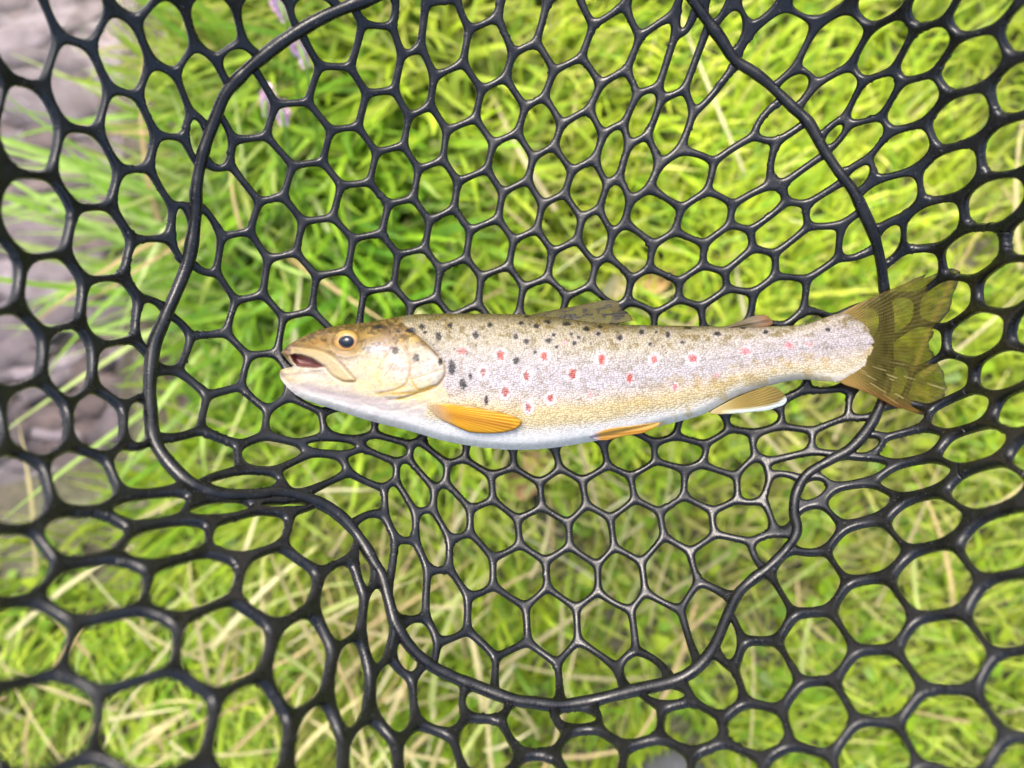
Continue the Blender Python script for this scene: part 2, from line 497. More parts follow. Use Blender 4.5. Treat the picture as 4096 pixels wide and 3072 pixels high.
def build_grass():
    r = np.random.default_rng(5)
    N = 62000
    x, y = r.uniform(-0.85, 0.95, N), r.uniform(-0.75, 0.75, N)
    ok = land(x, y) > r.uniform(0.0, 0.06, N)
    # bare, mossy gaps
    px, py = 2048 + x / (D - ZG) * FPX, 1536 - y / (D - ZG) * FPX
    gap = fbm(x * 12 + 9, y * 12 + 9, 31)
    thin = 0.15 + 0.55 * zone(px, py, 2400, 1900, 700) + 0.25 * zone(px, py, 3000, 2700, 700) + 0.25 * zone(px, py, 2600, 1100, 500)
    ok &= ~((gap < 0.44) & (r.random(N) < thin))
    x, y, px, py = x[ok], y[ok], px[ok], py[ok]
    n = len(x)
    lush = np.clip(zone(px, py, 1250, 900, 900) + 0.5 * zone(px, py, 1500, 300, 700), 0, 1)
    L = r.uniform(0.030, 0.070, n) + lush * r.uniform(0.02, 0.075, n)
    wd = r.uniform(0.0020, 0.0046, n) + lush * r.uniform(0, 0.0060, n)
    flow = fbm(x * 4 + 20, y * 4 + 20, 41) * 9.0
    az = flow + r.normal(0, 1.1, n)
    right = px > 2700
    az = np.where(right & (r.random(n) < 0.55), R(50) + r.normal(0, 0.5, n), az)
    lean = r.uniform(0.4, 1.15, n)
    bend = r.uniform(0.1, 0.8, n)
    pal = np.array([(0.34, 0.46, 0.026), (0.27, 0.42, 0.024), (0.40, 0.49, 0.045), (0.18, 0.34, 0.022), (0.48, 0.50, 0.14)])
    w_ = np.array([0.34, 0.26, 0.2, 0.12, 0.08])
    ci = r.choice(5, n, p=w_)
    tint = pal[ci] * r.uniform(0.7, 1.25, n)[:, None]
    yel = np.clip(zone(px, py, 3500, 900, 1300) + zone(px, py, 2300, 500, 900), 0, 1)[:, None]
    tint = tint * (1 + yel * np.array([0.34, 0.22, 0.30]))
    lg = zone(px, py, 1200, 1000, 700)[:, None]
    tint = tint * (1 - lg * np.array([0.30, 0.0, 0.2]))
    pz = fbm(x * 7 + 3, y * 7 + 77, 51)[:, None]
    tint = tint * (0.62 + 0.72 * pz)
    br = np.clip((fbm(x * 8 + 31, y * 8 + 12, 53) - 0.47) / 0.12, 0, 1) * np.where(r.random(n) < 0.55, 1, 0.15)
    br = br * np.clip(0.5 + zone(px, py, 2500, 1500, 900) + 0.8 * zone(px, py, 2300, 2500, 900), 0, 1)
    tint = tint + (np.array([0.40, 0.35, 0.13]) * r.uniform(0.6, 1.2, n)[:, None] - tint) * (0.8 * br)[:, None]
    root = np.stack([x, y, ground_z(x, y) - 0.002], -1)
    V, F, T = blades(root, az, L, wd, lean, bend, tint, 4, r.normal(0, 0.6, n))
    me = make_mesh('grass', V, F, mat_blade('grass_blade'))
    colour_attr(me, 'tint', T)
    tag(link('grass', me), 'bright yellow green meadow grass below the net', 'grass', kind='stuff')

    # dry straw lying over the grass, mostly to the lower left
    N = 6200
    x, y = r.uniform(-0.8, 0.9, N), r.uniform(-0.7, 0.7, N)
    px, py = 2048 + x / (D - ZG) * FPX, 1536 - y / (D - ZG) * FPX
    dens = np.clip(0.72 * zone(px, py, 950, 2800, 650) + 0.6 * zone(px, py, 1850, 2700, 420) + 0.10 * zone(px, py, 2900, 2600, 900)
                   + 0.10 * zone(px, py, 2500, 1500, 600) + 0.025, 0, 1)
    ok = (land(x, y) > 0.02) & (r.random(N) < dens)
    x, y, px, py = x[ok], y[ok], px[ok], py[ok]
    n = len(x)
    L = r.uniform(0.04, 0.14, n); wd = r.uniform(0.0015, 0.0046, n)
    az = r.choice([R(60), R(40), R(165), R(100), R(215)], n) + r.normal(0, 0.5, n)
    lean = r.uniform(1.25, 1.6, n); bend = r.normal(0.05, 0.18, n)
    pal = np.array([(0.50, 0.43, 0.20), (0.42, 0.36, 0.16), (0.55, 0.51, 0.27), (0.38, 0.43, 0.12), (0.46, 0.34, 0.15)])
    tint = pal[r.integers(0, 5, n)] * r.uniform(0.75, 1.15, n)[:, None]
    root = np.stack([x, y, ground_z(x, y) + r.uniform(0.02, 0.07, n)], -1)
    V, F, T = blades(root, az, L, wd, lean, bend, tint, 4, r.normal(0, 0.3, n))
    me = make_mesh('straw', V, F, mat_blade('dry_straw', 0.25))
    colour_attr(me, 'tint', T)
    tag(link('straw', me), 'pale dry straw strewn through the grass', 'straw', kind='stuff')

    # small round ground-cover leaves between the blades
    N = 9000
    x, y = r.uniform(-0.75, 0.9, N), r.uniform(-0.7, 0.7, N)
    ok = (land(x, y) > 0.02) & (fbm(x * 6 + 1, y * 6 + 8, 61) > 0.42)
    x, y = x[ok], y[ok]
    n = len(x)
    az = r.uniform(0, 6.28, n)
    L = r.uniform(0.009, 0.020, n); wd = L * r.uniform(0.55, 0.95, n)
    pal = np.array([(0.25, 0.40, 0.012), (0.17, 0.31, 0.012), (0.33, 0.43, 0.02)])
    tint = pal[r.integers(0, 3, n)] * r.uniform(0.7, 1.25, n)[:, None]
    root = np.stack([x, y, ground_z(x, y) + r.uniform(0.004, 0.026, n)], -1)
    V, F, T = blades(root, az, L, wd, r.uniform(0.9, 1.5, n), r.uniform(0, 0.5, n), tint, 3)
    me = make_mesh('ground_cover', V, F, mat_blade('leaf_cover'))
    colour_attr(me, 'tint', T)
    tag(link('ground_cover', me), 'small green moss and clover leaves between the grass', 'ground cover', kind='stuff')

def build_tuft():
    """the long-bladed tuft that arches out over the stream: every blade is a part"""
    r = np.random.default_rng(12)
    m = mat_blade('tuft_blade', 0.4)
    bx, by = gxy(960, 1000)
    root = tag(empty('sedge_tuft', (bx, by, ZG)), 'tall tuft of long arching light green blades hanging over the water', 'grass tuft')
    for k in range(95):
        if k < 62:
            az = R(r.uniform(150, 232)); L = r.uniform(0.11, 0.22)
        else:
            az = R(r.uniform(40, 330)); L = r.uniform(0.10, 0.20)
        rt = np.array([[r.normal(0, 0.028), r.normal(0, 0.045), -0.004]])
        c = np.array([(0.26, 0.44, 0.06), (0.36, 0.52, 0.12), (0.22, 0.40, 0.03), (0.42, 0.52, 0.17)][r.integers(4)]) * r.uniform(0.8, 1.15)
        if r.random() < 0.07: c = np.array((0.5, 0.36, 0.17))
        V, F, T = blades(rt, np.array([az]), np.array([L]), np.array([r.uniform(0.0032, 0.0056)]),
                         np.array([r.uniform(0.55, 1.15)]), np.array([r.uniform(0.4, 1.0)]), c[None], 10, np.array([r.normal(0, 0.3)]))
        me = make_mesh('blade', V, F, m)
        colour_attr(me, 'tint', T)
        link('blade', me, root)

def build_flowers():
    pink = mat_plain('pink_petal', (0.86, 0.58, 0.76), 0.6)
    stem_m = mat_plain('flower_stem', (0.16, 0.30, 0.03), 0.5)
    r = np.random.default_rng(3)
    for (px, py, L, az, lab) in [(1200, 205, 0.021, R(108), 'largest pink flower spike, slanting below the seam cord'),
                                 (1118, 25, 0.018, R(112), 'pink flower spike above the seam cord at the top edge'),
                                 (1130, 460, 0.013, R(95), 'small pink flower head under the net, lowest of the pink ones'),
                                 (1072, 410, 0.018, R(80), 'thin pale pink flower beside the lowest small pink one')]:
        z = ZG + 0.135
        x, y = gxy(px, py, z)
        root = tag(empty('flower', (x, y, ZG)), lab, 'flower', 'pink flowers in the grass')
        d = np.array([math.cos(az), math.sin(az), 0.25])
        head = np.array([0, 0, 0.135])
        path = [np.array([-0.01, -0.05, 0.0]), np.array([-0.006, -0.035, 0.07]), head - d * L * 0.6, head + d * L * 0.4]
        path = smooth_line(path, 5)
        v, f = tube(path, 0.0012, 6, (1, 0, 0.1))
        link('stem', make_mesh('stem', v, f, stem_m), root)
        # petals: little pointed leaves all round the spike
        V, F = [], []; n = 0
        for k in range(int(3500 * L)):
            t = r.random()
            c = head + d * L * (t - 0.5)
            rad = 0.0046 * (1 - 0.65 * abs(2 * t - 0.9))
            a = r.uniform(0, 6.28)
            u = np.array([-math.sin(az), math.cos(az), 0]); wv = np.array([0, 0, 1.0])
            o = u * math.cos(a) + wv * math.sin(a)
            tip = c + o * rad * 1.5 + d * 0.004
            s = np.cross(o, d); s /= np.linalg.norm(s)
            mid = c + o * rad * 0.8
            V += [c, mid + s * 0.0022, tip, mid - s * 0.0022]; F.append((n, n + 1, n + 2, n + 3)); n += 4
        link('petals', make_mesh('petals', np.array(V), F, pink), root)

def build_litter():
    """a few dead leaves and a stone that show through the meshes"""
    r = np.random.default_rng(17)
    tan = mat_plain('dead_leaf', (0.52, 0.36, 0.15), 0.7)
    pale = mat_plain('pale_dead_leaf', (0.60, 0.50, 0.27), 0.7)
    brown = mat_plain('brown_dead_leaf', (0.26, 0.16, 0.08), 0.7)
    spots = [(2470, 1165, 0.040, 80, pale, 'curled pale yellow dead leaf just above the dorsal fin'),
             (2600, 1130, 0.036, 20, tan, 'tan dead leaf above the dorsal fin, right of the pale one'),
             (2140, 1850, 0.036, 130, tan, 'tan dead leaf just below the belly of the fish'),
             (2195, 1860, 0.040, 40, pale, 'small pale dead leaf beside the tan one below the belly'),
             (2090, 1935, 0.034, 10, brown, 'dark brown dead leaf under the two leaves below the belly')]
    for px, py, L, a, m, lab in spots:
        z = ZG + 0.018
        x, y = gxy(px, py, z)
        root = tag(empty('dead_leaf', (x, y, z), R(a)), lab, 'leaf', 'dead leaves in the grass')
        nu, nv = 12, 7
        V = []
        for i in range(nu + 1):
            t = i / nu
            wd = L * 0.30 * math.sin(math.pi * t ** 0.85) ** 0.8 * (1 + 0.12 * math.sin(9 * t + a))
            for j in range(nv):
                s = j / (nv - 1) * 2 - 1
                V.append((L * (t - 0.5), s * wd, 0.012 * s * s * (0.4 + t) + 0.006 * math.sin(5 * t + a) + 0.002 * math.sin(11 * s + 5 * t)))
        F = [(i * nv + j, i * nv + j + 1, (i + 1) * nv + j + 1, (i + 1) * nv + j) for i in range(nu) for j in range(nv - 1)]
        link('leaf_blade', make_mesh('leaf_blade', np.array(V), F, m), root)
        v, f = tube([np.array([-L * 0.62, 0, 0.002]), np.array([-L * 0.3, 0, 0.003 + 0.006 * math.sin(1 + a)]), np.array([L * 0.1, 0, 0.008])], 0.0007, 6)
        link('midrib', make_mesh('midrib', v, f, m), root)
    import bmesh
    bm = bmesh.new(); bmesh.ops.create_icosphere(bm, subdivisions=4, radius=1.0)
    for v in bm.verts:
        c = v.co
        k = 1 + 0.08 * math.sin(3 * c.x + 1) + 0.06 * math.cos(4 * c.y + c.z * 2) + 0.03 * math.sin(9 * c.x + 7 * c.y)
        v.co = (c.x * 0.036 * k, c.y * 0.030 * k, c.z * 0.040 * k)
    me = bpy.data.meshes.new('stone'); bm.to_mesh(me); bm.free()
    me.materials.append(mat_plain('grey_stone', (0.085, 0.085, 0.095), 0.8))
    me.polygons.foreach_set('use_smooth', np.ones(len(me.polygons), dtype=bool))
    x, y = gxy(2690, 3180, ZG + 0.03)
    tag(link('stone', me, None, (x, y, ZG + 0.03)), 'smooth grey stone at the bottom edge of the picture', 'stone')

build_ground(); build_pebbles(); build_grass(); build_tuft(); build_flowers(); build_litter()

# ================================================================== the landing net
# every opening of the net: left, right, top, bottom edge, in 1/2.16 photograph pixels from each tile's corner
K = 1024.0 / 2212.0
OUT = {
 (0, 0): '''-40 430 -60 650;440 880 -190 310;950 1330 -330 100;1250 1620 20 555;1675 2030 -15 440;440 870 425 1060;850 1230 180 750;
  0 460 780 1460;1250 1595 635 1135;1570 1895 475 975;905 1280 850 1410;1925 2180 410 690;1620 1765 1030 1340;500 955 1170 1745;1340 1660 1225 1720''',
 (0, 1): '''-105 260 -30 390;350 630 0 225;690 880 -190 10''',
 (0, 2): '''1780 2000 95 420;1720 1850 -90 130;1990 2290 -180 150''',
 (0, 3): '''-150 320 130 650;235 700 -230 130;790 1210 -220 180;1250 1630 -210 205;1610 2110 -160 260;330 815 155 640;785 1215 195 645;
  1145 1570 230 660;1500 2025 310 750;2040 2460 20 430;95 355 635 890;365 770 645 1065;720 1100 660 1045;1030 1475 680 1075;1425 1925 820 1225;
  1960 2440 530 960;500 665 1060 1245;600 990 1040 1390;930 1400 1120 1475;1865 2360 1055 1470;700 890 1415 1615;1335 1820 1300 1684;850 1300 1540 1874''',
 (1, 0): '''40 565 -100 510;620 1075 175 720;1020 1430 -150 360;1500 1630 150 520;1120 1530 445 890;215 665 590 1150;735 1145 775 1285;
  1185 1400 970 1330;-320 120 430 980;-180 320 1090 1640;400 760 1195 1750;840 1240 1315 1770''',
 (1, 3): '''1215 1665 95 450;970 1155 290 555;1725 2195 -110 270;1540 2015 340 705;2090 2580 200 540;1065 1475 520 850;1850 2340 615 995;
  1340 1770 770 1120;1010 1255 920 1190;1580 2050 1045 1410;1120 1510 1180 1500;2140 2620 960 1340;1240 1740 1450 1830;1820 2300 1370 1700;1000 1220 1500 1780''',
 (2, 0): '''50 540 55 605;625 1020 100 580;1085 1280 165 535;975 1480 545 905;430 965 595 1060;-140 380 640 1210;970 1575 975 1205;
  1620 2120 1020 1165;370 1060 1130 1500;1085 1780 1210 1530;-220 420 1300 1820;1830 2440 1140 1450''',
 (2, 1): '''60 430 1012 1092;290 790 1100 1560;870 1000 1400 1750''',
 (2, 3): '''950 1360 200 425;1420 1915 95 390;1985 2440 50 370;770 970 460 605;980 1480 410 655;1520 2050 390 685;2125 2660 420 780;500 1010 660 840;
  990 1560 680 935;305 500 825 1000;1595 2200 725 1070;500 1030 900 1170;1080 1665 1005 1380;270 585 1070 1430;580 1135 1250 1650;1715 2400 1140 1620''',
 (3, 0): '''445 1240 -100 350;1285 2000 -150 305;-260 575 290 880;610 1490 350 930;1555 2260 285 940;-60 805 930 1640;880 1770 880 1650;
  1855 2430 980 1800;350 1100 1640 2300''',
 (3, 1): '''-110 460 -190 340;555 890 -40 550;145 605 420 1110;935 1130 180 730;660 940 595 1280;1205 1390 600 835;1035 1335 790 1330;
  1390 1750 870 1320;1810 2115 1010 1220;330 700 1165 1860;805 1170 1320 1880;1290 1720 1345 1850;1765 2200 1265 1700''',
 (3, 2): '''-30 395 1150 1500;390 725 1160 1310;800 1250 1060 1420;1185 1495 965 1105;1580 1960 780 1170;1795 1955 390 730;1965 2365 90 530;
  1325 1780 1130 1470;460 910 1375 1770;60 420 1580 1900;1015 1500 1455 1830;1980 2425 600 1100;1870 2350 1135 1510;1600 2110 1500 1900''',
 (3, 3): '''135 610 -170 275;1145 1755 -200 295;635 1180 80 595;1795 2400 50 610;145 670 360 865;1205 1870 390 930;665 1250 685 1220;
  1890 2500 700 1320;185 685 955 1480;1215 1950 1040 1659;635 1230 1310 1880;20 550 1520 1960;1950 2480 1450 1960''',
}
INS = {
 (0, 0): '''1945 2330 630 1160;1790 1975 1060 1440;2040 2480 1220 1690''',
 (0, 1): '''40 490 330 860;470 870 100 545;920 1190 -90 200;1215 1420 -180 440;1475 1785 30 605;1500 1740 -330 0;1780 2060 -180 190;865 1225 265 775;
  500 910 610 1080;1230 1500 460 960;1840 2160 235 695;140 595 920 1390;925 1280 810 1275;1550 1895 600 1085;625 1000 1135 1565;1940 2270 750 1170;
  1315 1615 965 1425;1650 1995 1065 1520;1025 1370 1300 1725''',
 (0, 2): '''-60 245 -120 380;265 645 10 540;620 960 -300 150;1030 1390 -190 255;655 1055 135 645;5 315 430 855;325 705 555 1000;1045 1375 215 765;
  1430 1570 -90 300;1320 1620 200 800;1525 1865 290 895;715 1050 680 1105;1000 1245 800 1185;100 380 895 1300;415 740 1005 1410;1205 1530 815 1320;
  1570 2190 690 1330;765 970 1110 1530;175 470 1320 1710;975 1230 1220 1640;500 785 1455 1820;1265 1705 1350 1750;1740 2240 1230 1710;-170 140 1215 1620''',
 (0, 3): '''-85 265 915 1190;25 440 1150 1515;190 580 1400 1720''',
 (1, 0): '''1740 2190 -190 320;1665 1880 160 660;1915 2270 400 890;1520 1980 720 1200;1360 1620 1130 1490;2010 2410 940 1370;1590 2090 1265 1700''',
 (1, 1): '''285 690 -220 215;705 1105 -45 365;1395 1705 -240 205;1750 2090 -150 285;0 360 90 530;390 800 260 690;1125 1465 95 505;1495 1815 190 625;
  105 490 570 1040;830 1195 395 835;1220 1560 525 940;1850 2185 280 690;515 905 715 1150;1590 1915 610 1030;225 620 1070 1490;920 1300 850 1250;
  1950 2270 680 1060;1345 1650 955 1350;1720 2000 1010 1400;-90 220 1430 1830''',
 (1, 2): '''-80 220 -60 360;260 555 70 465;785 980 -60 290;10 310 380 770;605 830 200 555;1035 1410 20 400;1470 1860 35 400;350 675 470 850;
  880 1180 320 695;1235 1620 390 730;1930 2320 0 285;1685 2035 335 655;105 430 785 1090;725 995 610 940;1050 1410 700 1005;1475 1825 670 950;
  1875 2250 525 830;480 840 860 1200;945 1210 985 1280;1255 1620 970 1270;1665 2045 870 1170''',
 (1, 3): '''-100 310 125 490;355 765 -10 270;95 575 335 715;635 905 240 540;360 945 605 1010;-110 300 760 1120;200 470 1060 1300''',
 (2, 0): '''1345 1745 -50 415;1775 2260 75 475;1405 2010 450 830;1800 2370 770 910''',
 (2, 1): '''125 540 180 480;610 1000 240 440;1050 1400 310 490;1460 1790 430 650;1840 2200 510 745;370 700 -40 200;440 870 480 590;940 1300 460 640;
  240 740 640 890;810 1175 570 860;1350 1620 530 850;1680 2015 690 1030;2070 2440 760 1110;-120 380 490 715;530 1070 800 1150;1240 1510 690 1060;
  1560 1820 910 1285;1130 1350 890 1320;880 1170 1130 1640;1410 1640 1130 1570;1890 2240 1050 1450;1195 1460 1400 2030;1710 2020 1350 1779''',
 (2, 2): '''40 370 540 810;430 785 500 790;840 1205 465 750;1120 1410 240 460;1465 1835 260 490;1885 2300 210 385;1260 1645 485 690;1695 2065 430 760;
  270 605 775 1155;650 1020 750 1110;1070 1465 710 1050;1510 1915 740 1050;1960 2180 680 1000;90 470 1105 1470;515 850 1095 1510;885 1270 1050 1480;
  1325 1710 1010 1395;1765 2270 1040 1310;-130 265 1440 1860;330 710 1450 1870;770 1110 1465 1910;1165 1550 1375 1910;1590 2070 1350 1720;2105 2400 1320 1540''',
 (2, 3): '''150 655 80 360;715 935 50 255;-100 340 400 615;420 850 330 555;75 555 620 775;-5 225 800 1235;-60 290 -130 90;380 670 -200 35''',
 (3, 1): '''1480 1800 0 530;1285 1530 370 740;1865 2310 150 645;1610 2030 520 950;2110 2570 620 1040''',
 (3, 2): '''155 535 165 690;595 1035 205 720;1070 1500 200 790;1500 1850 140 650;440 850 610 1070;975 1310 675 940''',
}
def tile_pts(L, pts):
    r, c = L
    return [(c * 1024 + K * x, r * 768 + K * y) for x, y in pts]

def sites(dic):
    out = []
    for (r, c), s in dic.items():
        for e in s.replace('\n', '').split(';'):
            a = [float(v) for v in e.split()]
            if len(a) != 4: continue
            x0, x1, y0, y1 = [v * K for v in a]
            out.append((c * 1024 + (x0 + x1) / 2, r * 768 + (y0 + y1) / 2, (x1 - x0) / 2, (y1 - y0) / 2))
    return np.array(out)

S_IN, S_OUT = sites(INS), sites(OUT)

# the seam that joins the net's floor to its walls (runs out of the top of the picture and back)
SEAM = (tile_pts((0, 2), [(1380, -330), (1480, -130), (1560, 0), (1690, 180), (1800, 330), (1920, 510), (2080, 620), (2212, 720)])
        + tile_pts((0, 3), [(200, 915), (350, 1060), (480, 1290), (600, 1470), (730, 1640)])
        + tile_pts((1, 3), [(830, 180), (925, 400), (975, 620), (1005, 850), (1040, 1080), (1045, 1350), (1030, 1620)])
        + tile_pts((2, 3), [(970, 180), (870, 380), (710, 560), (540, 655), (340, 780), (245, 940), (225, 1110), (250, 1270), (160, 1430), (0, 1590)])
        + tile_pts((3, 2), [(2080, 30), (1950, 160), (1850, 370), (1740, 620), (1600, 790), (1400, 905), (1000, 1000), (700, 1075), (420, 1115), (200, 1095), (0, 1065)])
        + tile_pts((3, 1), [(1900, 950), (1700, 870), (1500, 765), (1340, 620), (1210, 420), (1145, 200), (1090, 0)])
        + tile_pts((2, 1), [(1020, 1540), (920, 1370), (800, 1210), (650, 1085), (450, 990), (200, 935), (0, 955)])
        + tile_pts((2, 0), [(1960, 960), (1800, 930), (1620, 840), (1450, 670), (1330, 470), (1300, 200), (1295, 0)])
        + tile_pts((1, 0), [(1330, 1330), (1430, 1080), (1530, 850), (1620, 620), (1665, 400), (1695, 150), (1695, 0)])
        + tile_pts((0, 0), [(1720, 1480), (1770, 1270), (1850, 1050), (1945, 820), (2080, 660), (2212, 540)])
        + tile_pts((0, 1), [(250, 345), (550, 165), (800, 55), (1050, -40), (1500, -330)]))
TOPSEAM = [(2000, -420), (2350, -420)]
SEAM_ALL = SEAM + [TOPSEAM[0], TOPSEAM[1]]
SEAM_S = smooth_line(SEAM_ALL, 5, True)

# how near the net comes to the lens: 1 on the floor, more up the walls
CTRL = np.array([
 (3420, 1180, 1.0), (3600, 1130, 1.0), (3780, 1080, 1.01), (3860, 1250, 1.03), (3780, 1400, 1.0), (3820, 1580, 1.02), (3640, 1640, 1.0), (3560, 1380, 1.0),
 (2100, 1500, 1.0), (2700, 1500, 1.0), (1500, 1450, 1.01), (2000, 400, 1.04), (1200, 900, 1.07), (1000, 500, 1.12), (2700, 700, 1.05), (3200, 1200, 1.02),
 (2400, 2200, 1.03), (1400, 2000, 1.06), (3000, 2300, 1.06), (2300, 2750, 1.08), (800, 1400, 1.08), (800, 1000, 1.1), (2000, -300, 1.12),
 (100, 1500, 1.45), (100, 700, 1.42), (500, 150, 1.28), (0, 0, 1.45), (-400, 1500, 1.8), (-400, 400, 1.75), (300, 2900, 2.0), (650, 2600, 1.8), (1150, 2650, 1.5),
 (0, 2300, 1.8), (500, 2000, 1.4), (0, 3072, 2.2), (-450, 3400, 2.7), (-450, 2400, 2.3), (600, 3500, 2.4), (1500, 2850, 1.28), (1500, 3500, 1.7), (2200, 2980, 1.27), (2300, 3500, 1.65),
 (2900, 2750, 1.25), (3300, 2600, 1.32), (3900, 2800, 1.6), (4096, 3072, 1.75), (4550, 3500, 2.2), (3200, 3500, 1.7), (4000, 2000, 1.4), (4500, 2000, 1.7), (4000, 1300, 1.3), (4500, 1200, 1.6),
 (4000, 400, 1.3), (4500, 300, 1.55), (3500, 400, 1.12), (3300, 60, 1.12), (3300, -400, 1.3), (4200, -400, 1.55), (700, -400, 1.5), (-400, -400, 1.85), (3600, 900, 1.08), (3950, 1450, 1.12), (3600, 2100, 1.15)])

def rbf_fit(c):
    P = c[:, :2] / 1000.0
    r = np.linalg.norm(P[:, None] - P[None], axis=-1)
    A = np.zeros((len(c) + 3,) * 2)
    A[:len(c), :len(c)] = r + 0.02 * np.eye(len(c))     # linear kernel, lightly smoothed
    A[:len(c), -3] = 1; A[:len(c), -2:] = P
    A[-3, :len(c)] = 1; A[-2:, :len(c)] = P.T
    return P, np.linalg.solve(A, np.concatenate([c[:, 2], [0, 0, 0]]))
CTRL[:, 2] = 1 + (CTRL[:, 2] - 1) * 0.85
RBF = rbf_fit(CTRL)
def near(X, Y):
    P, wt = RBF
    x, y = X / 1000.0, Y / 1000.0
    out = wt[-3] + wt[-2] * x + wt[-1] * y
    for (a, b), k in zip(P, wt[:-3]):
        out = out + k * np.sqrt((x - a) ** 2 + (y - b) ** 2 + 0.03)
    return np.clip(out, 0.98, 3.2)
D0 = D + 0.0165                       # depth of the net's floor
def net_z(X, Y): return D - D0 / near(X, Y)

X0, X1, Y0, Y1, ST = -520, 4620, -440, 3520, 5.0
gx_, gy_ = np.arange(X0, X1, ST), np.arange(Y0, Y1, ST)
GX, GY = np.meshgrid(gx_, gy_)

def fill_sites(S, mask_fn, pitch=185.0):
    """openings the photograph hides (under the fish, past the frame) carry on at the same spacing"""
    r = np.random.default_rng(2)
    S = [tuple(s) for s in S]
    cand = np.stack([r.uniform(X0 - 150, X1 + 150, 30000), r.uniform(Y0 - 150, Y1 + 150, 30000)], -1)
    ok = mask_fn(cand[:, 0], cand[:, 1])
    cand = cand[ok]
    sc = near(cand[:, 0], cand[:, 1])
    P = np.array(S)[:, :2]
    for (x, y), s in zip(cand, sc):
        d = np.hypot(P[:, 0] - x, P[:, 1] - y)
        if d.min() > pitch * s * 0.93:
            S.append((x, y, pitch * s * 0.42, pitch * s * 0.42))
            P = np.vstack([P, [x, y]])
    return np.array(S)

SD = sdf_poly(GX, GY, SEAM_S)         # + inside the seam
def fish_hole(x, y): return inside_poly(x, y, SEAM_S) & (np.minimum(-sdf_poly(x, y, SEAM_S), 0) < -60)
S_IN = fill_sites(S_IN, fish_hole, 178)
S_OUT = fill_sites(S_OUT, lambda x, y: sdf_poly(x, y, SEAM_S) < -80, 185)

SHEAR = np.array([  # how the openings slant: - leans to the right, + to the left
 (3400, 250, -0.55), (3800, 300, -0.45), (3950, 1000, -0.35), (3700, 700, -0.5), (3300, 700, -0.55), (3000, 900, -0.35), (2750, 350, -0.62), (2450, 500, -0.4), (3250, 1200, -0.4),
 (3700, 1300, -0.25), (3700, 1750, -0.40), (3950, 2000, -0.35), (3400, 2000, -0.35), (3500, 2500, 0.08), (3900, 2800, 0.12), (200, 500, 0.25), (600, 250, 0.35), (300, 1100, 0.10), (600, 900, 0.2),
 (400, 1700, 0.05), (350, 2000, 0.25), (650, 2150, -0.35), (300, 2150, -0.25), (900, 2200, -0.3), (500, 2700, -0.1), (1200, 2650, -0.25), (1350, 2750, -0.1), (1600, 2750, 0.22), (1700, 2100, 0.45), (1550, 2000, 0.5),
 (1250, 2020, -0.3), (1450, 1850, 0.3), (1850, 2200, 0.3), (2200, 2300, 0.05), (2600, 2250, 0.05), (2700, 2500, 0.3), (2500, 2900, 0.1), (1300, 500, 0.15), (1700, 400, 0.05), (2000, 300, -0.1), (2200, 900, -0.05), (1400, 1100, 0.12), (2500, 1100, 0.02)])
def shear_at(x, y):
    d2 = (SHEAR[:, 0] - x) ** 2 + (SHEAR[:, 1] - y) ** 2 + 120.0 ** 2
    wt = 1 / d2 ** 1.5
    return float((wt * SHEAR[:, 2]).sum() / wt.sum())

def net_field(S, want, kround, swell):
    """distance into each strand; want = mask of grid nodes to work out"""
    E = np.full(GX.shape, 1e3)
    c = S[:, :2]
    M = np.zeros((len(S), 3))
    for i, (x, y, rx, ry) in enumerate(S):
        rho = shear_at(x, y)
        a, b, o = rx * rx, ry * ry, rho * rx * ry
        det = a * b - o * o
        M[i] = (b / det, -o / det, a / det)
    B = 24
    ny, nx = GX.shape
    for j in range(0, ny, B):
        for i in range(0, nx, B):
            m = want[j:j + B, i:i + B]
            if not m.any(): continue
            X, Y = GX[j:j + B, i:i + B][m], GY[j:j + B, i:i + B][m]
            cx, cy = X.mean(), Y.mean()
            sel = np.argsort(np.hypot(c[:, 0] - cx, c[:, 1] - cy))[:20]
            cs, ms = c[sel], M[sel]
            ux, uy = X[:, None] - cs[:, 0], Y[:, None] - cs[:, 1]
            mx, my = ms[:, 0] * ux + ms[:, 1] * uy, ms[:, 1] * ux + ms[:, 2] * uy
            n = np.sqrt(np.maximum(ux * mx + uy * my, 1e-9))
            g = np.hypot(mx, my) / n
            k = n.argmin(1); ar = np.arange(len(k))
            ni, gi = n[ar, k], g[ar, k]
            e = (n - ni[:, None]) / (g + gi[:, None])
            e[ar, k] = 1e4
            s = near(X, Y)
            sd = np.abs(SD[j:j + B, i:i + B][m]) + 2
            sw = swell + 0.22 * np.exp(-((SD[j:j + B, i:i + B][m]) / 130.0) ** 2)
            dl = (sw - ni) / gi + HW0 * s
            e = np.concatenate([e, sd[:, None], dl[:, None]], 1)
            kr = kround * s[:, None]
            mn = e.min(1, keepdims=True)
            lse = mn[:, 0] - kr[:, 0] * np.log(np.exp(-(e - mn) / kr).sum(1))
            blk = E[j:j + B, i:i + B]; blk[m] = lse; E[j:j + B, i:i + B] = blk
    return E
HW0 = 12.5

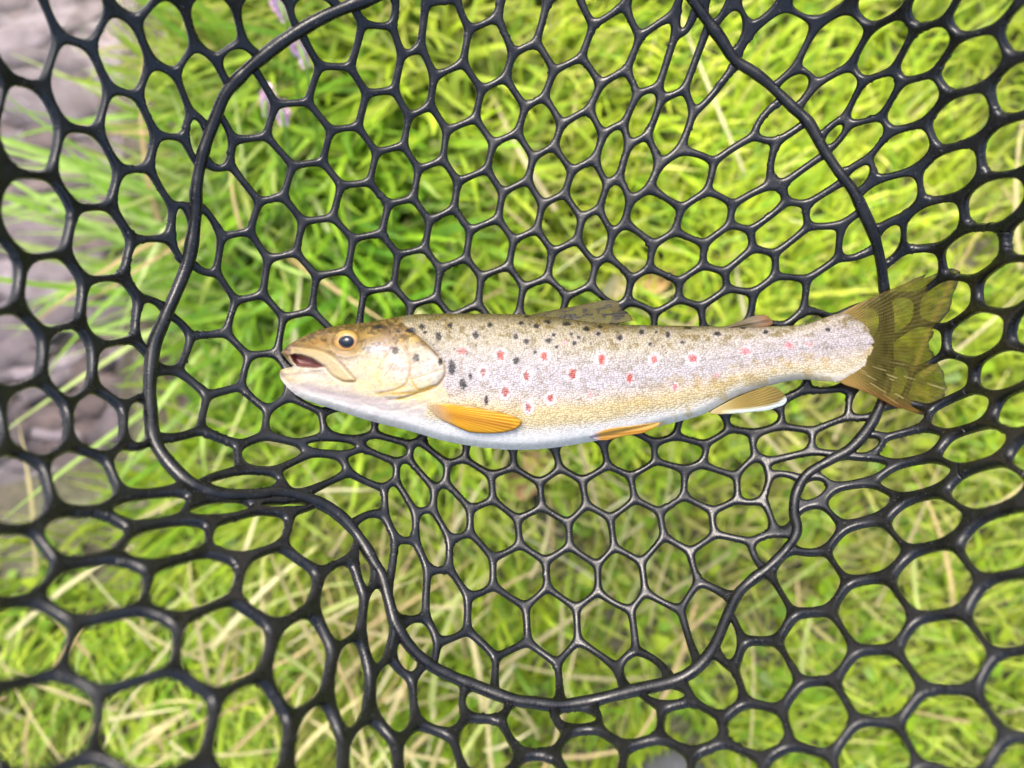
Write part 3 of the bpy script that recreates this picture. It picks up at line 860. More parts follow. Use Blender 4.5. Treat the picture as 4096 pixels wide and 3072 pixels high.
def build_net():
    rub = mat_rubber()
    root = tag(empty('landing_net', (0, 0, -0.0165)), 'black rubber landing net with large round meshes holding the fish', 'landing net')
    off = np.array([0, 0, 0.0165])
    NS = near(GX, GY)
    Z = D - D0 / NS
    # gentle unevenness of a hanging net
    Z = Z + 0.0016 * (fbm(GX / 260.0 + 40, GY / 260.0 + 40, 71) - 0.5)
    P = unproject(GX, GY, Z)
    du, dv = np.gradient(P, axis=1), np.gradient(P, axis=0)
    Nn = np.cross(dv, du); Nn /= np.linalg.norm(Nn, axis=-1, keepdims=True)
    Nn = np.where(Nn[..., 2:3] < 0, -Nn, Nn)
    rough = (fbm(GX / 420.0 + 3, GY / 420.0 + 3, 81) > 0.5).astype(float)
    crumb = vnoise(GX / 10.0, GY / 10.0, 5) * vnoise(GX / 47.0, GY / 47.0, 6)
    for name, S, sgn, kr, hw0, H0, slack in (('floor_panel', S_IN, 1, 5.5, 13.8, 0.0015, 1.20), ('wall_panel', S_OUT, -1, 7.5, 11.3, 0.0018, 1.15)):
        want = SD * sgn > -12
        E = net_field(S, want, kr, slack)
        hw = hw0 * NS ** 0.85
        hw = hw * (0.94 + 0.14 * fbm(GX / 150.0 + 9, GY / 150.0 + 9, 91))
        E = E + np.where(E > 0, 1, 0) * (-2.6 * rough * np.clip(crumb - 0.42, 0, 1) * 4 * NS)
        phi = np.minimum(hw - E, SD * sgn + 8)
        phi[~want] = -5
        q = np.clip(E, 0, None) / hw
        h = H0 * NS ** 0.0 * np.clip(1 - np.clip(q, 0, 1) ** 2.3, 0, 1) ** 0.5
        h = np.where(phi > 0, h, 0)
        h = h * (0.92 + 0.16 * fbm(GX / 60.0, GY / 60.0, 14))
        top, bot = P + Nn * h[..., None], P - Nn * h[..., None]
        v, f, pix, k = contour_sheet(GX, GY, phi, top, bot)
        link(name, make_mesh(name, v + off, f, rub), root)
    # seam cord
    L = smooth_line(SEAM_ALL, 10, True); L.append(L[0])
    A = np.array(L)
    zz = net_z(A[:, 0], A[:, 1]) + 0.0016
    path = unproject(A[:, 0], A[:, 1], zz) + off
    tt = np.arange(len(A)) * 1.0
    rr = 0.00215 * (0.82 + 0.36 * fbm(tt / 9.0, 0 * tt + 4.0, 19)) * np.interp(A[:, 0], [600, 1500, 3000], [1.1, 1.05, 0.98])
    v, f = tube(path, rr, 14)
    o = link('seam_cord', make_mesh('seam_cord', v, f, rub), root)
    o['label'] = 'thick raised seam cord joining floor and walls of the net'
    return root

NET = build_net()

# ================================================================== the trout
DORS = np.array([(1122, 1412), (1140, 1393), (1158, 1377), (1231, 1337), (1303, 1312), (1375, 1299), (1448, 1292), (1520, 1280), (1592, 1267), (1665, 1257),
                 (1773, 1254), (1939, 1255), (2084, 1257), (2192, 1266), (2337, 1284), (2450, 1297), (2531, 1299), (2712, 1303), (2892, 1306), (3073, 1305),
                 (3158, 1303), (3213, 1299), (3267, 1281), (3321, 1262), (3375, 1250), (3420, 1262), (3470, 1300), (3494, 1350)], dtype=float)
VENT = np.array([(1120, 1505), (1128, 1524), (1158, 1558), (1195, 1587), (1267, 1616), (1339, 1639), (1412, 1663), (1484, 1685), (1592, 1712), (1683, 1737),
                 (1760, 1760), (1867, 1781), (1975, 1795), (2084, 1800), (2192, 1794), (2337, 1772), (2450, 1750), (2560, 1724), (2639, 1704), (2712, 1687),
                 (2784, 1667), (2838, 1645), (2929, 1594), (3019, 1559), (3110, 1534), (3158, 1524), (3220, 1518), (3303, 1525), (3360, 1526), (3412, 1500),
                 (3462, 1466), (3494, 1400)], dtype=float)
NOTCH = [(1139, 1424), (1150, 1444), (1166, 1461), (1173, 1467), (1150, 1470), (1128, 1477)]
OUTLINE = [tuple(p) for p in DORS] + [(3500, 1378)] + [tuple(p) for p in VENT[::-1]] + [(1119, 1490), (1126, 1478), (1150, 1470), (1172, 1466), (1164, 1458), (1148, 1440), (1133, 1422)]
OUTLINE = smooth_line(OUTLINE, 3, True)

def c1(*pts): return [(1050 + x * 0.36166, 1200 + y * 0.36166) for x, y in pts]

TX = np.array([1110, 1160, 1230, 1350, 1480, 1620, 1800, 2100, 2400, 2700, 2900, 3100, 3250, 3380, 3460, 3520], dtype=float)
TT = np.array([22, 48, 78, 112, 134, 146, 152, 155, 146, 122, 98, 72, 50, 28, 14, 8], dtype=float) * 1e-4     # half thickness
ZC = np.array([-3, -3, -2, -1, 0, 0, 0, 0, -6, -20, -34, -50, -62, -72, -78, -80], dtype=float) * 1e-4       # mid line: it sags with the net
def sm_interp(x, xp, fp):
    """piecewise cubic through the stations"""
    d = np.gradient(fp, xp)
    i = np.clip(np.searchsorted(xp, x) - 1, 0, len(xp) - 2)
    h = xp[i + 1] - xp[i]; t = np.clip((x - xp[i]) / h, 0, 1)
    return ((2 * t ** 3 - 3 * t ** 2 + 1) * fp[i] + (t ** 3 - 2 * t ** 2 + t) * h * d[i]
            + (-2 * t ** 3 + 3 * t ** 2) * fp[i + 1] + (t ** 3 - t ** 2) * h * d[i + 1])

def body_v(x, y):
    yd = np.interp(x, DORS[:, 0], DORS[:, 1]); yv = np.interp(x, VENT[:, 0], VENT[:, 1])
    return (y - yd) / (yv - yd)        # 0 back, 1 belly

LINES = [  # polyline, relief depth (px, + groove), width, colour, strength
 (c1((1520, 440), (1590, 560), (1632, 700), (1625, 820), (1580, 930), (1480, 990), (1300, 1030)), 3.5, 5, (200, 160, 90), 0.55),
 (c1((1700, 370), (1850, 500), (1960, 620), (2020, 720), (2022, 820), (1960, 920), (1850, 990), (1700, 1040), (1500, 1100)), 6, 6.0, (176, 146, 92), 0.75),
 (c1((1600, 310), (1720, 380), (1830, 490), (1940, 600)), 5, 10, (120, 100, 70), 0.75),
 (c1((1640, 870), (1690, 960), (1740, 995), (1880, 950)), 2.5, 4.5, (222, 178, 70), 0.8),
 (c1((1650, 880), (1850, 815), (1990, 770)), 1.5, 4, (235, 200, 130), 0.6),
 (c1((1440, 1040), (1700, 1020), (1900, 955)), 2.5, 6, (226, 182, 70), 0.75),
 (c1((1390, 1105), (1650, 1085), (1850, 1020)), 2.5, 5, (228, 190, 90), 0.6),
 (c1((1250, 1040), (1400, 1035), (1580, 960)), 2.0, 6, (224, 184, 90), 0.6),
 (c1((320, 480), (540, 525), (720, 580), (850, 680), (960, 800), (1030, 885), (990, 905), (880, 900)), 4, 4.5, (150, 118, 60), 0.7),
 (c1((690, 740), (760, 830), (880, 900), (1000, 908)), 4, 4.5, (196, 160, 120), 0.6),
 (c1((450, 960), (800, 1050), (1200, 1110), (1450, 1110)), 3, 12, (206, 190, 190), 0.6),  # jaw line, its lavender shadow painted into the colour
 (c1((500, 1010), (760, 1090), (1100, 1160), (1400, 1180)), 1.5, 8, (215, 205, 205), 0.5),
 (c1((1100, 1130), (1350, 1220), (1600, 1200), (1800, 1130)), 2, 5, (222, 205, 190), 0.5),
 (c1((780, 560), (900, 600), (1000, 600), (1100, 560)), 3, 6, (205, 165, 110), 0.5),
 (c1((1440, 700), (1400, 780), (1340, 850)), 1.0, 3, (205, 170, 110), 0.5),
 (c1((2035, 860), (2060, 980), (2070, 1080)), 3, 5, (170, 150, 120), 0.5),
]
MOUTH = c1((305, 610), (360, 598), (430, 612), (560, 655), (680, 735), (600, 748), (470, 742), (385, 732), (345, 690))

BLACK = [(1515, 1307, 20, 7), (1643, 1322, 17, 9), (1582, 1401, 12, 13), (1665, 1431, 14, 16), (1761, 1446, 8, 13), (1688, 1308, 10, 10), (1799, 1303, 8, 8), (1755, 1348, 11, 16),
 (1809, 1471, 13, 27), (1959, 1300, 9, 8), (2084, 1292, 9, 8), (2145, 1305, 10, 9), (2192, 1287, 12, 8), (2267, 1295, 14, 7), (2346, 1315, 13, 10), (2399, 1306, 12, 6), (2393, 1335, 8, 8),
 (1903, 1339, 10, 12), (2064, 1345, 9, 10), (2105, 1366, 10, 9), (2194, 1361, 10, 9), (2214, 1339, 7, 6), (2315, 1350, 6, 6), (2297, 1372, 7, 7), (2140, 1408, 6, 8), (2064, 1442, 11, 11),
 (1881, 1507, 6, 12), (1851, 1536, 13, 18), (1945, 1603, 8, 16), (2107, 1267, 11, 4), (2287, 1336, 5, 5), (2567, 1329, 9, 9), (2478, 1352, 11, 9), (2671, 1338, 9, 9), (2751, 1312, 14, 5),
 (2869, 1335, 13, 8), (3064, 1328, 9, 7), (2972, 1310, 14, 5), (2730, 1370, 7, 6), (2600, 1376, 6, 6), (2625, 1328, 5, 5), (3312, 1319, 8, 7), (1860, 1411, 9, 11), (2226, 1388, 6, 5), (1594, 1325, 7, 4), (1700, 1330, 8, 5)]
RED = [(2003, 1421, 13, 17, 24, 1), (2178, 1426, 13, 16, 27, 1), (2406, 1439, 12, 20, 28, 1.1), (1846, 1406, 15, 12, 10, 0.8), (1932, 1489, 9, 15, 27, 0.7), (2106, 1506, 11, 19, 28, 0.9),
 (2290, 1497, 13, 19, 28, 1), (2022, 1565, 11, 18, 26, 0.9), (2202, 1591, 11, 14, 25, 1), (2113, 1630, 10, 16, 25, 0.8), (2362, 1576, 7, 13, 9, 0.6), (2258, 1372, 9, 9, 4, 0.6), (2616, 1437, 13, 14, 28, 0.9),
 (2771, 1435, 15, 15, 28, 0.95), (2983, 1405, 19, 15, 20, 0.75), (2518, 1513, 12, 18, 14, 1), (2701, 1547, 10, 12, 8, 0.8), (2867, 1499, 9, 10, 6, 0.65), (3155, 1381, 18, 12, 10, 0.75), (3238, 1377, 11, 9, 8, 0.6)]

def blend(col, c, a):
    return col + (np.asarray(c) - col) * a[..., None]

def body_top(x, y, phi):
    """height of the near flank"""
    v = np.clip(body_v(x, y), 0.0, 1.0) * 2 - 1
    T = sm_interp(x, TX, TT)
    h = T * np.clip(1 - np.abs(v) ** 2.6, 0, 1) ** 0.52
    edge = np.clip(phi / 30.0, 0, 1)
    return h * np.sqrt(np.clip(1 - (1 - edge) ** 2, 0, 1))

def sstep(a, b, x):
    t = np.clip((x - a) / (b - a), 0, 1); return t * t * (3 - 2 * t)

FISH_ALB = 0.42      # the photo's tones taken back to a surface colour

def build_fish():
    root = tag(empty('trout', (0, 0, -0.016)), 'spotted brown trout lying on its side in the net, mouth open', 'fish')
    off = np.array([0, 0, 0.016])
    st = 3.5
    X, Y = np.meshgrid(np.arange(1100, 3520, st), np.arange(1230, 1815, st))
    phi = sdf_poly(X, Y, OUTLINE)
    phi = phi - sstep(3370, 3440, X) * 16 * np.clip(vnoise(X / 14.0, Y / 12.0, 63) - 0.2, 0, 1)
    zc = sm_interp(X, TX, ZC)
    h = body_top(X, Y, phi)
    v = body_v(X, Y)
    # ---------------- relief of the head
    rel = np.zeros_like(h)
    mouth = sdf_poly(X, Y, MOUTH)
    rel -= np.clip((mouth + 3) / 18.0, 0, 1) ** 0.7 * np.minimum(h * 0.9, 0.0065)
    for pts, dep, wd, c, a in LINES:
        d = seg_dist(X, Y, smooth_line(pts, 4))
        rel -= dep * 0.9e-4 * np.exp(-(d / wd) ** 2)
    # gill cover stands proud of the shoulder
    gill = sdf_poly(X, Y, smooth_line(c1((1560, 380), (1700, 375), (1850, 505), (1960, 625), (2020, 720), (2020, 820), (1960, 915), (1850, 985), (1700, 1030), (1500, 1085), (1250, 1020), (1300, 700)), 4, True))
    rel += 7e-4 * np.clip(gill / 22.0, 0, 1) ** 0.6
    maxi = sdf_poly(X, Y, smooth_line(c1((330, 520), (540, 535), (720, 590), (850, 690), (960, 810), (1025, 885), (980, 905), (880, 895), (760, 820), (690, 735), (560, 650), (420, 600)), 4, True))
    rel += 6e-4 * np.clip(maxi / 9.0, 0, 1) ** 0.7
    orbit = np.hypot((X - 1386) / 62, (Y - 1366) / 53)
    rel += 6e-4 * np.exp(-((orbit - 1.12) / 0.16) ** 2) - 10e-4 * (orbit < 1.0) * (1 - orbit ** 2)
    lip = sdf_poly(X, Y, smooth_line(c1((200, 770), (340, 742), (690, 748), (600, 800), (300, 830), (215, 820)), 3, True))
    rel += 4e-4 * np.clip(lip / 8.0, 0, 1)
    rel += 1.2e-4 * (fbm(X / 60.0, Y / 60.0, 22) - 0.5)
    hmask = sstep(1800, 1700, X)
    rel += hmask * (2.6e-4 * (fbm(X / 24.0, Y / 15.0, 23) - 0.5) + 1.4e-4 * (fbm(X / 8.0, Y / 6.0, 24, 2) - 0.5))
    top = unproject(X, Y, zc + np.maximum(h + rel * np.clip(phi / 10, 0, 1), 0))
    bot = unproject(X, Y, zc - h * 0.95)
    verts, faces, pix, k = contour_sheet(X, Y, phi, top, bot)
    me = make_mesh('body', verts + off, faces, mat_skin())

    # ---------------- markings
    x, y = pix[:, 0], pix[:, 1]
    v = body_v(x, y)
    vj = v + 0.05 * (fbm(x / 70.0, y / 50.0, 33) - 0.5)
    keys = [(-0.2, (104, 96, 60)), (0.02, (138, 126, 92)), (0.08, (184, 173, 142)), (0.22, (203, 194, 172)), (0.36, (212, 206, 202)), (0.52, (220, 215, 220)),
            (0.63, (227, 213, 196)), (0.73, (233, 213, 160)), (0.82, (236, 220, 176)), (0.90, (232, 228, 220)), (1.2, (236, 234, 230))]
    kv = [q[0] for q in keys]; kc = np.array([lin(*q[1]) for q in keys])
    col = np.stack([np.interp(vj, kv, kc[:, i]) for i in range(3)], -1)
    # towards the tail: paler, pinkish
    tail = sstep(2550, 3250, x)
    kt = np.array([lin(*c) for c in [(146, 132, 104), (202, 192, 174), (218, 210, 210), (224, 216, 220), (228, 216, 204), (232, 221, 186), (236, 227, 206), (234, 228, 222)]])
    ct = np.stack([np.interp(vj, [-0.1, 0.1, 0.25, 0.5, 0.65, 0.8, 0.9, 1.1], kt[:, i]) for i in range(3)], -1)
    col = col + (ct - col) * tail[:, None]
    # silvery lilac patch on the flank behind the gill cover
    col = blend(col, lin(214, 205, 218), 0.55 * np.exp(-((x - 2250) / 420) ** 2 - ((v - 0.45) / 0.14) ** 2))
    # belly front is whiter
    col = blend(col, lin(236, 234, 230), sstep(0.80, 0.90, vj) * (1 - sstep(2250, 2900, x)))
    # olive flecks
    fl = fbm(x / 26.0, y / 17.0, 44, 2)
    am = np.clip((fl - 0.60) / 0.10, 0, 1) * (0.75 * (1 - sstep(0.15, 0.34, v)) + 0.35 * sstep(0.2, 0.4, v) * (1 - sstep(0.60, 0.85, v)))
    col = blend(col, lin(140, 122, 62), am)
    am = np.clip((fbm(x / 34.0 + 7, y / 24.0, 45, 2) - 0.60) / 0.12, 0, 1) * sstep(2300, 2700, x) * sstep(0.45, 0.6, v) * 0.5
    col = blend(col, lin(206, 178, 100), am)
    am = (1 - sstep(0.0, 0.035, v + 0.02 * (fbm(x / 14.0, y / 14.0, 46) - 0.5))) * sstep(1600, 1700, x)
    col = blend(col, lin(92, 82, 40), am * 0.75)
    col = col * (0.90 + 0.2 * vnoise(x / 11.0, y / 10.0, 47))[:, None]
    # lateral line
    ll = np.abs(y - np.interp(x, [1800, 2300, 2700, 2900, 3100, 3480], [1440, 1446, 1446, 1436, 1404, 1377]))
    am = np.exp(-(ll / 3.0) ** 2) * (np.sin(x / 2.2) > -0.2) * sstep(2250, 2450, x) * 0.45
    col = blend(col, lin(120, 108, 96), am)
    # scale patch at the root of the tail
    am = np.exp(-((np.abs(np.hypot((x - 3330) / 1.0, (y - 1392) / 0.78) - 118) - 0) / 9) ** 2) * (x > 3330) * 0.25
    col = blend(col, lin(200, 185, 170), am)
    scale = sstep(0.0, 1.0, np.ones_like(x)) * sstep(-4, 6, 0 * x + 6)
    # ---------------- the head
    head_edge = smooth_line(c1((1500, 178), (1560, 260), (1680, 350), (1830, 480), (1950, 600), (2030, 720), (2030, 830), (1990, 930), (2070, 1090), (1850, 1130), (1790, 1300), (1500, 1500), (0, 1500), (0, 0), (1450, 0)), 1, True)
    hd = sdf_poly(x, y, head_edge)
    hm = sstep(-5, 5, hd)
    hv = v
    hk = [(-0.2, (92, 72, 28)), (0.05, (104, 80, 32)), (0.18, (136, 104, 44)), (0.28, (180, 156, 98)), (0.38, (212, 196, 168)), (0.48, (228, 216, 200)), (0.60, (236, 222, 184)),
          (0.70, (232, 215, 176)), (0.80, (226, 214, 204)), (0.90, (234, 230, 226)), (1.2, (236, 234, 230))]
    kv = [q[0] for q in hk]; kc = np.array([lin(*q[1]) for q in hk])
    ch = np.stack([np.interp(hv + 0.05 * (fbm(x / 40.0, y / 40.0, 55) - 0.5), kv, kc[:, i]) for i in range(3)], -1)
    def patch(c, cx, cy, rx, ry, a, p=2):
        nonlocal ch
        q = c1((cx, cy))[0]
        d = np.hypot((x - q[0]) / (rx * 0.36166), (y - q[1]) / (ry * 0.36166)) + 0.25 * (fbm(x / 16.0, y / 16.0, int(cx) % 97) - 0.5)
        ch = blend(ch, lin(*c), a * np.exp(-d ** p))
    patch((250, 236, 168), 1250, 780, 220, 170, 0.75)
    patch((240, 226, 222), 1480, 660, 150, 210, 0.7)
    patch((236, 222, 214), 1820, 690, 170, 150, 0.8)
    patch((206, 200, 214), 1310, 530, 120, 80, 0.8)
    patch((190, 210, 228), 1190, 550, 60, 40, 0.75)
    patch((228, 190, 90), 1620, 430, 100, 60, 0.75)
    patch((226, 190, 96), 1190, 390, 100, 50, 0.6)
    patch((196, 150, 70), 600, 470, 160, 60, 0.6)
    patch((110, 84, 40), 560, 400, 60, 28, 0.8)
    patch((196, 168, 156), 330, 540, 100, 70, 0.8)
    patch((150, 116, 96), 250, 520, 55, 70, 0.6)
    patch((124, 98, 46), 1000, 290, 260, 30, 0.5)
    patch((216, 190, 140), 700, 560, 120, 40, 0.5)
    patch((184, 150, 96), 760, 400, 60, 60, 0.6)
    patch((236, 208, 150), 330, 860, 120, 60, 0.75)
    patch((240, 232, 225), 520, 840, 170, 60, 0.7)
    patch((120, 98, 86), 205, 810, 30, 45, 0.8)
    patch((220, 208, 208), 700, 980, 260, 60, 0.6)
    patch((234, 206, 140), 1500, 960, 200, 60, 0.5)
    patch((236, 214, 170), 1650, 1100, 200, 50, 0.5)
    m1 = fbm(x / 22.0, y / 16.0, 151, 3); m2 = fbm(x / 9.0, y / 7.0, 152, 2); m3 = vnoise(x / 4.5, y / 4.5, 153)
    topm = 1 - sstep(0.20, 0.42, hv)
    ch = blend(ch, lin(84, 66, 26), 0.75 * topm * sstep(0.48, 0.62, m1))
    ch = blend(ch, lin(186, 152, 78), 0.5 * topm * sstep(0.55, 0.68, m2))
    ch = blend(ch, lin(224, 192, 118), 0.28 * (1 - topm) * sstep(0.52, 0.66, m1) * (1 - sstep(0.72, 0.85, hv)))
    ch = blend(ch, lin(206, 192, 190), 0.40 * (1 - topm) * sstep(0.54, 0.64, fbm(x / 30.0 + 9, y / 22.0, 154, 3)))
    ch = blend(ch, lin(150, 120, 70), 0.35 * sstep(0.62, 0.75, m2) * (1 - sstep(0.5, 0.75, hv)))
    ch = ch * (0.90 + 0.16 * m3)[:, None] * (0.93 + 0.14 * m2)[:, None]
    # upper jaw plate
    mx = sdf_poly(x, y, smooth_line(c1((330, 520), (540, 535), (720, 590), (850, 690), (960, 810), (1025, 885), (980, 905), (880, 895), (760, 820), (690, 735), (560, 650), (420, 600), (320, 600)), 4, True))
    ch = blend(ch, lin(216, 192, 136), 0.75 * sstep(-2, 6, mx))
    ch = blend(ch, lin(236, 216, 190), 0.7 * sstep(-2, 4, mx) * np.exp(-((seg_dist(x, y, c1((300, 620), (420, 610), (560, 660), (680, 740), (760, 830))) / 12) ** 2)))
    for pts, dep, wd, c, a in LINES:
        d = seg_dist(x, y, smooth_line(pts, 4))
        ch = blend(ch, lin(*c), np.minimum(1, 1.25 * a) * np.exp(-(d / (wd * 0.8)) ** 2))
    md = sdf_poly(x, y, MOUTH)
    mc = blend(np.tile(lin(150, 96, 92), (len(x), 1)), lin(116, 34, 34), sstep(1196, 1178, x) * 0.9)
    mc = blend(mc, lin(186, 142, 138), 0.8 * np.exp(-(((x - 1230) / 26) ** 2 + ((y - 1447) / 10) ** 2)))
    ch = ch + (mc - ch) * sstep(-3, 3, md)[:, None]
    ch = ch * (0.95 + 0.10 * vnoise(x / 13.0, y / 12.0, 58))[:, None]
    # little dark pores below the eye
    for (qx, qy) in [(755, 577), (800, 597), (860, 630), (920, 655), (1010, 660), (1100, 640), (1480, 715), (1290, 560)]:
        q = c1((qx, qy))[0]
        ch = blend(ch, lin(120, 90, 60), 0.6 * np.exp(-(((x - q[0]) / 3.2) ** 2 + ((y - q[1]) / 3.2) ** 2)))
    col = col + (ch - col) * hm[:, None]
    # ---------------- spots
    for (cx, cy, rx, ry) in BLACK:
        d = np.hypot((x - cx) / (rx * 1.18 + 1.0), (y - cy) / (ry * 1.18 + 1.0))
        n = 0.55 * (vnoise(x / 7.0, y / 6.0, int(cx + cy)) - 0.5) + 0.3 * (vnoise(x / 4.0, y / 4.0, int(cx)) - 0.5)
        inner = cx > 1780
        col = blend(col, lin(220, 212, 214), 0.35 * np.exp(-(d / 1.9) ** 4) * (1 if inner and cy > 1320 else 0))
        col = blend(col, lin(20, 18, 22), 0.94 * (1 - sstep(0.55, 1.25, d + n)))
    r_ = np.random.default_rng(8)
    for q in range(70):
        cx = r_.uniform(1700, 3000); vv_ = r_.beta(1.4, 3.2) * 0.55
        yd = np.interp(cx, DORS[:, 0], DORS[:, 1]); yv = np.interp(cx, VENT[:, 0], VENT[:, 1])
        cy = yd + (yv - yd) * vv_ + 6; s_ = r_.uniform(3.5, 7.0)
        d = np.hypot((x - cx) / s_, (y - cy) / (s_ * r_.uniform(0.7, 1.4))) + 0.5 * (vnoise(x / 5.0, y / 5.0, q) - 0.5)
        col = blend(col, lin(74, 66, 56) if q % 3 else lin(110, 92, 50), r_.uniform(0.25, 0.75) * (1 - sstep(0.5, 1.2, d)) * (1 - hm))
    for (cx, cy, rx, ry, hr, st_) in RED:
        d = np.hypot((x - cx) / (rx + hr * 0.62), (y - cy) / (ry + hr * 0.72))
        col = blend(col, lin(255, 250, 255), 0.92 * (1 - sstep(0.5, 1.2, d + 0.35 * (vnoise(x / 10.0, y / 10.0, 5) - 0.5))))
        d = np.hypot((x - cx) / (rx * 1.2 + 1), (y - cy) / (ry * 1.2 + 1))
        n = 0.6 * (vnoise(x / 6.0, y / 6.0, int(cx + cy)) - 0.5)
        a = 1 - sstep(0.5, 1.25, d + n)
        far = sstep(2500, 2900, np.array([float(cx)]))[0]
        rc = lin(206, 72, 46) * (1 - far) + lin(232, 112, 116) * far
        col = blend(col, rc, 0.92 * st_ * a if st_ <= 1 else 0.95 * a)
        if cx < 2150 or cx == 2290:
            col = blend(col, lin(110, 50, 48), 0.7 * a * np.clip((vnoise(x / 6.0 + 3, y / 5.0, int(cy)) - 0.5) * 4, 0, 1))
    alb = FISH_ALB * (1 + 0.22 * sstep(0.55, 0.72, v) + 0.8 * sstep(0.80, 0.94, v) * (1 - 0.8 * sstep(2750, 3200, x)))
    colour_attr(me, 'marking', np.clip(col * alb[:, None], 0.004, 0.86))
    vec_attr(me, 'pix', np.stack([x, y, 0 * x], -1))
    sm = (1 - hm) * (1 - 0.75 * sstep(0.84, 0.93, v))
    a = me.attributes.new('scale_mask', 'FLOAT', 'POINT'); a.data.foreach_set('value', sm.astype(np.float32))
    link('body', me, root)

    # ---------------- the eye
    ez = 0.0103
    ec = np.array([1386.0, 1366.0])
    def dome(name, cx, cy, rx, ry, z0, hgt, mat, parent, point=0.0, ring=18, seg=40):
        V, F = [], []
        for i in range(ring + 1):
            t = i / ring
            for j in range(seg):
                a = 2 * math.pi * j / seg
                k = 1 + point * math.exp(-((a - math.pi) / 0.45) ** 2)
                V.append(unproject(np.array(cx + rx * k * t * math.cos(a)), np.array(cy + ry * t * math.sin(a)), np.array(z0 + hgt * math.sqrt(max(0, 1 - t * t)))) + off)
        for i in range(ring):
            for j in range(seg):
                j2 = (j + 1) % seg
                F.append((i * seg + j, (i + 1) * seg + j, (i + 1) * seg + j2, i * seg + j2))
        me = make_mesh(name, np.array(V), F, mat)
        return link(name, me, parent)
    t = NT('iris').set(Roughness=0.25)
    at = t.n('Attribute', attribute_name='marking'); t.l(at.outputs['Color'], t.p.inputs['Base Color'])
    t.p.inputs['Coat Weight'].default_value = 0.6; t.p.inputs['Coat Roughness'].default_value = 0.05
    eye = dome('eye', ec[0], ec[1], 55, 47, ez - 0.0012, 0.0030, t.m, root)
    vv = np.array([q.co for q in eye.data.vertices]) - off
    ex = 2048 + vv[:, 0] / (D - vv[:, 2]) * FPX; ey = 1536 - vv[:, 1] / (D - vv[:, 2]) * FPX
    rr = np.hypot((ex - ec[0]) / 55, (ey - ec[1]) / 47)
    kr = [0, 0.55, 0.64, 0.72, 0.85, 0.95, 1.0]
    kc = np.array([lin(*c) for c in [(60, 50, 40), (110, 84, 50), (236, 184, 104), (216, 162, 84), (190, 150, 84), (146, 114, 62), (112, 90, 52)]])
    ci = np.stack([np.interp(rr, kr, kc[:, i]) for i in range(3)], -1)
    ci = blend(ci, lin(190, 150, 56), 0.6 * sstep(0.55, 0.8, rr) * sstep(0.1, -0.6, (ey - ec[1]) / 47))
    ci = blend(ci, lin(232, 206, 170), 0.6 * sstep(0.75, 0.9, rr) * sstep(0.2, 0.8, (ey - ec[1]) / 47))
    ci = blend(ci, lin(112, 92, 84), 0.6 * (np.exp(-(((ex - 1430) / 10) ** 2 + ((ey - 1368) / 12) ** 2)) + np.exp(-(((ex - 1343) / 12) ** 2 + ((ey - 1352) / 9) ** 2))))
    ci = ci * (0.9 + 0.2 * vnoise(ex / 5.0, ey / 5.0, 9))[:, None]
    colour_attr(eye.data, 'marking', np.clip(ci * 0.56, 0.005, 0.9))
    pt = NT('pupil').set(Roughness=0.06)
    pt.p.inputs['Base Color'].default_value = (0.010, 0.014, 0.022, 1)
    pt.p.inputs['Specular IOR Level'].default_value = 0.4
    p = dome('pupil', 1386.5, 1365.5, 28.5, 23.5, ez + 0.0010, 0.0014, pt.m, eye, 0.16)

    # ---------------- fins
    fm = mat_fin()
    def fin(name, poly, base, tip_far, zfun, colfun, thick=0.00035, st=3.0, ragged=0.0):
        P = smooth_line(poly, 4, True)
        A = np.array(P)
        X, Y = np.meshgrid(np.arange(A[:, 0].min() - 12, A[:, 0].max() + 12, st), np.arange(A[:, 1].min() - 12, A[:, 1].max() + 12, st))
        ph = sdf_poly(X, Y, P)
        ang = np.arctan2(Y - base[1], X - base[0])
        rad = np.hypot(X - base[0], Y - base[1])
        if ragged:
            far = sstep(tip_far * 0.7, tip_far, rad)
            ph = ph - far * ragged * np.clip(vnoise(ang * 38, rad / 400.0, 8) - 0.35, 0, 1) * 2
        z = zfun(X, Y)
        th = thick * np.clip(ph / 8.0, 0.0, 1) ** 0.5
        # the rays are ridges of the fin
        nray = colfun.rays
        ridge = 0.5 + 0.5 * np.cos(ang * nray)
        th = th * (0.55 + 0.9 * ridge ** 2)
        top, bot = unproject(X, Y, z + th), unproject(X, Y, z - th)
        vs, fs, pix, k = contour_sheet(X, Y, ph, top, bot)
        me = make_mesh(name, vs + off, fs, fm)
        px, py = pix[:, 0], pix[:, 1]
        a = np.arctan2(py - base[1], px - base[0]); r = np.hypot(px - base[0], py - base[1])
        c, op = colfun(px, py, a, r)
        colour_attr(me, 'marking', np.clip(c, 0.003, 0.9))
        g_ = np.clip(c / c.max(1, keepdims=True), 0, 1) ** 0.7
        gl = 0.28 + 0.42 * g_
        if name == 'pectoral_fin': gl = 1 - (1 - gl) * sstep(1722, 1860, px)[:, None]
        colour_attr(me, 'glass', gl)
        q = me.attributes.new('opacity', 'FLOAT', 'POINT'); q.data.foreach_set('value', np.clip(op, 0, 1).astype(np.float32))
        return link(name, me, root)

    def flank(X, Y, lift):
        ph = sdf_poly(X, Y, OUTLINE)
        return sm_interp(X, TX, ZC) + body_top(X, Y, ph) + lift

    def rays(n, jit=0.0):
        return lambda a, r: 0.5 + 0.5 * np.cos(a * n + jit * np.sin(r / 40.0))

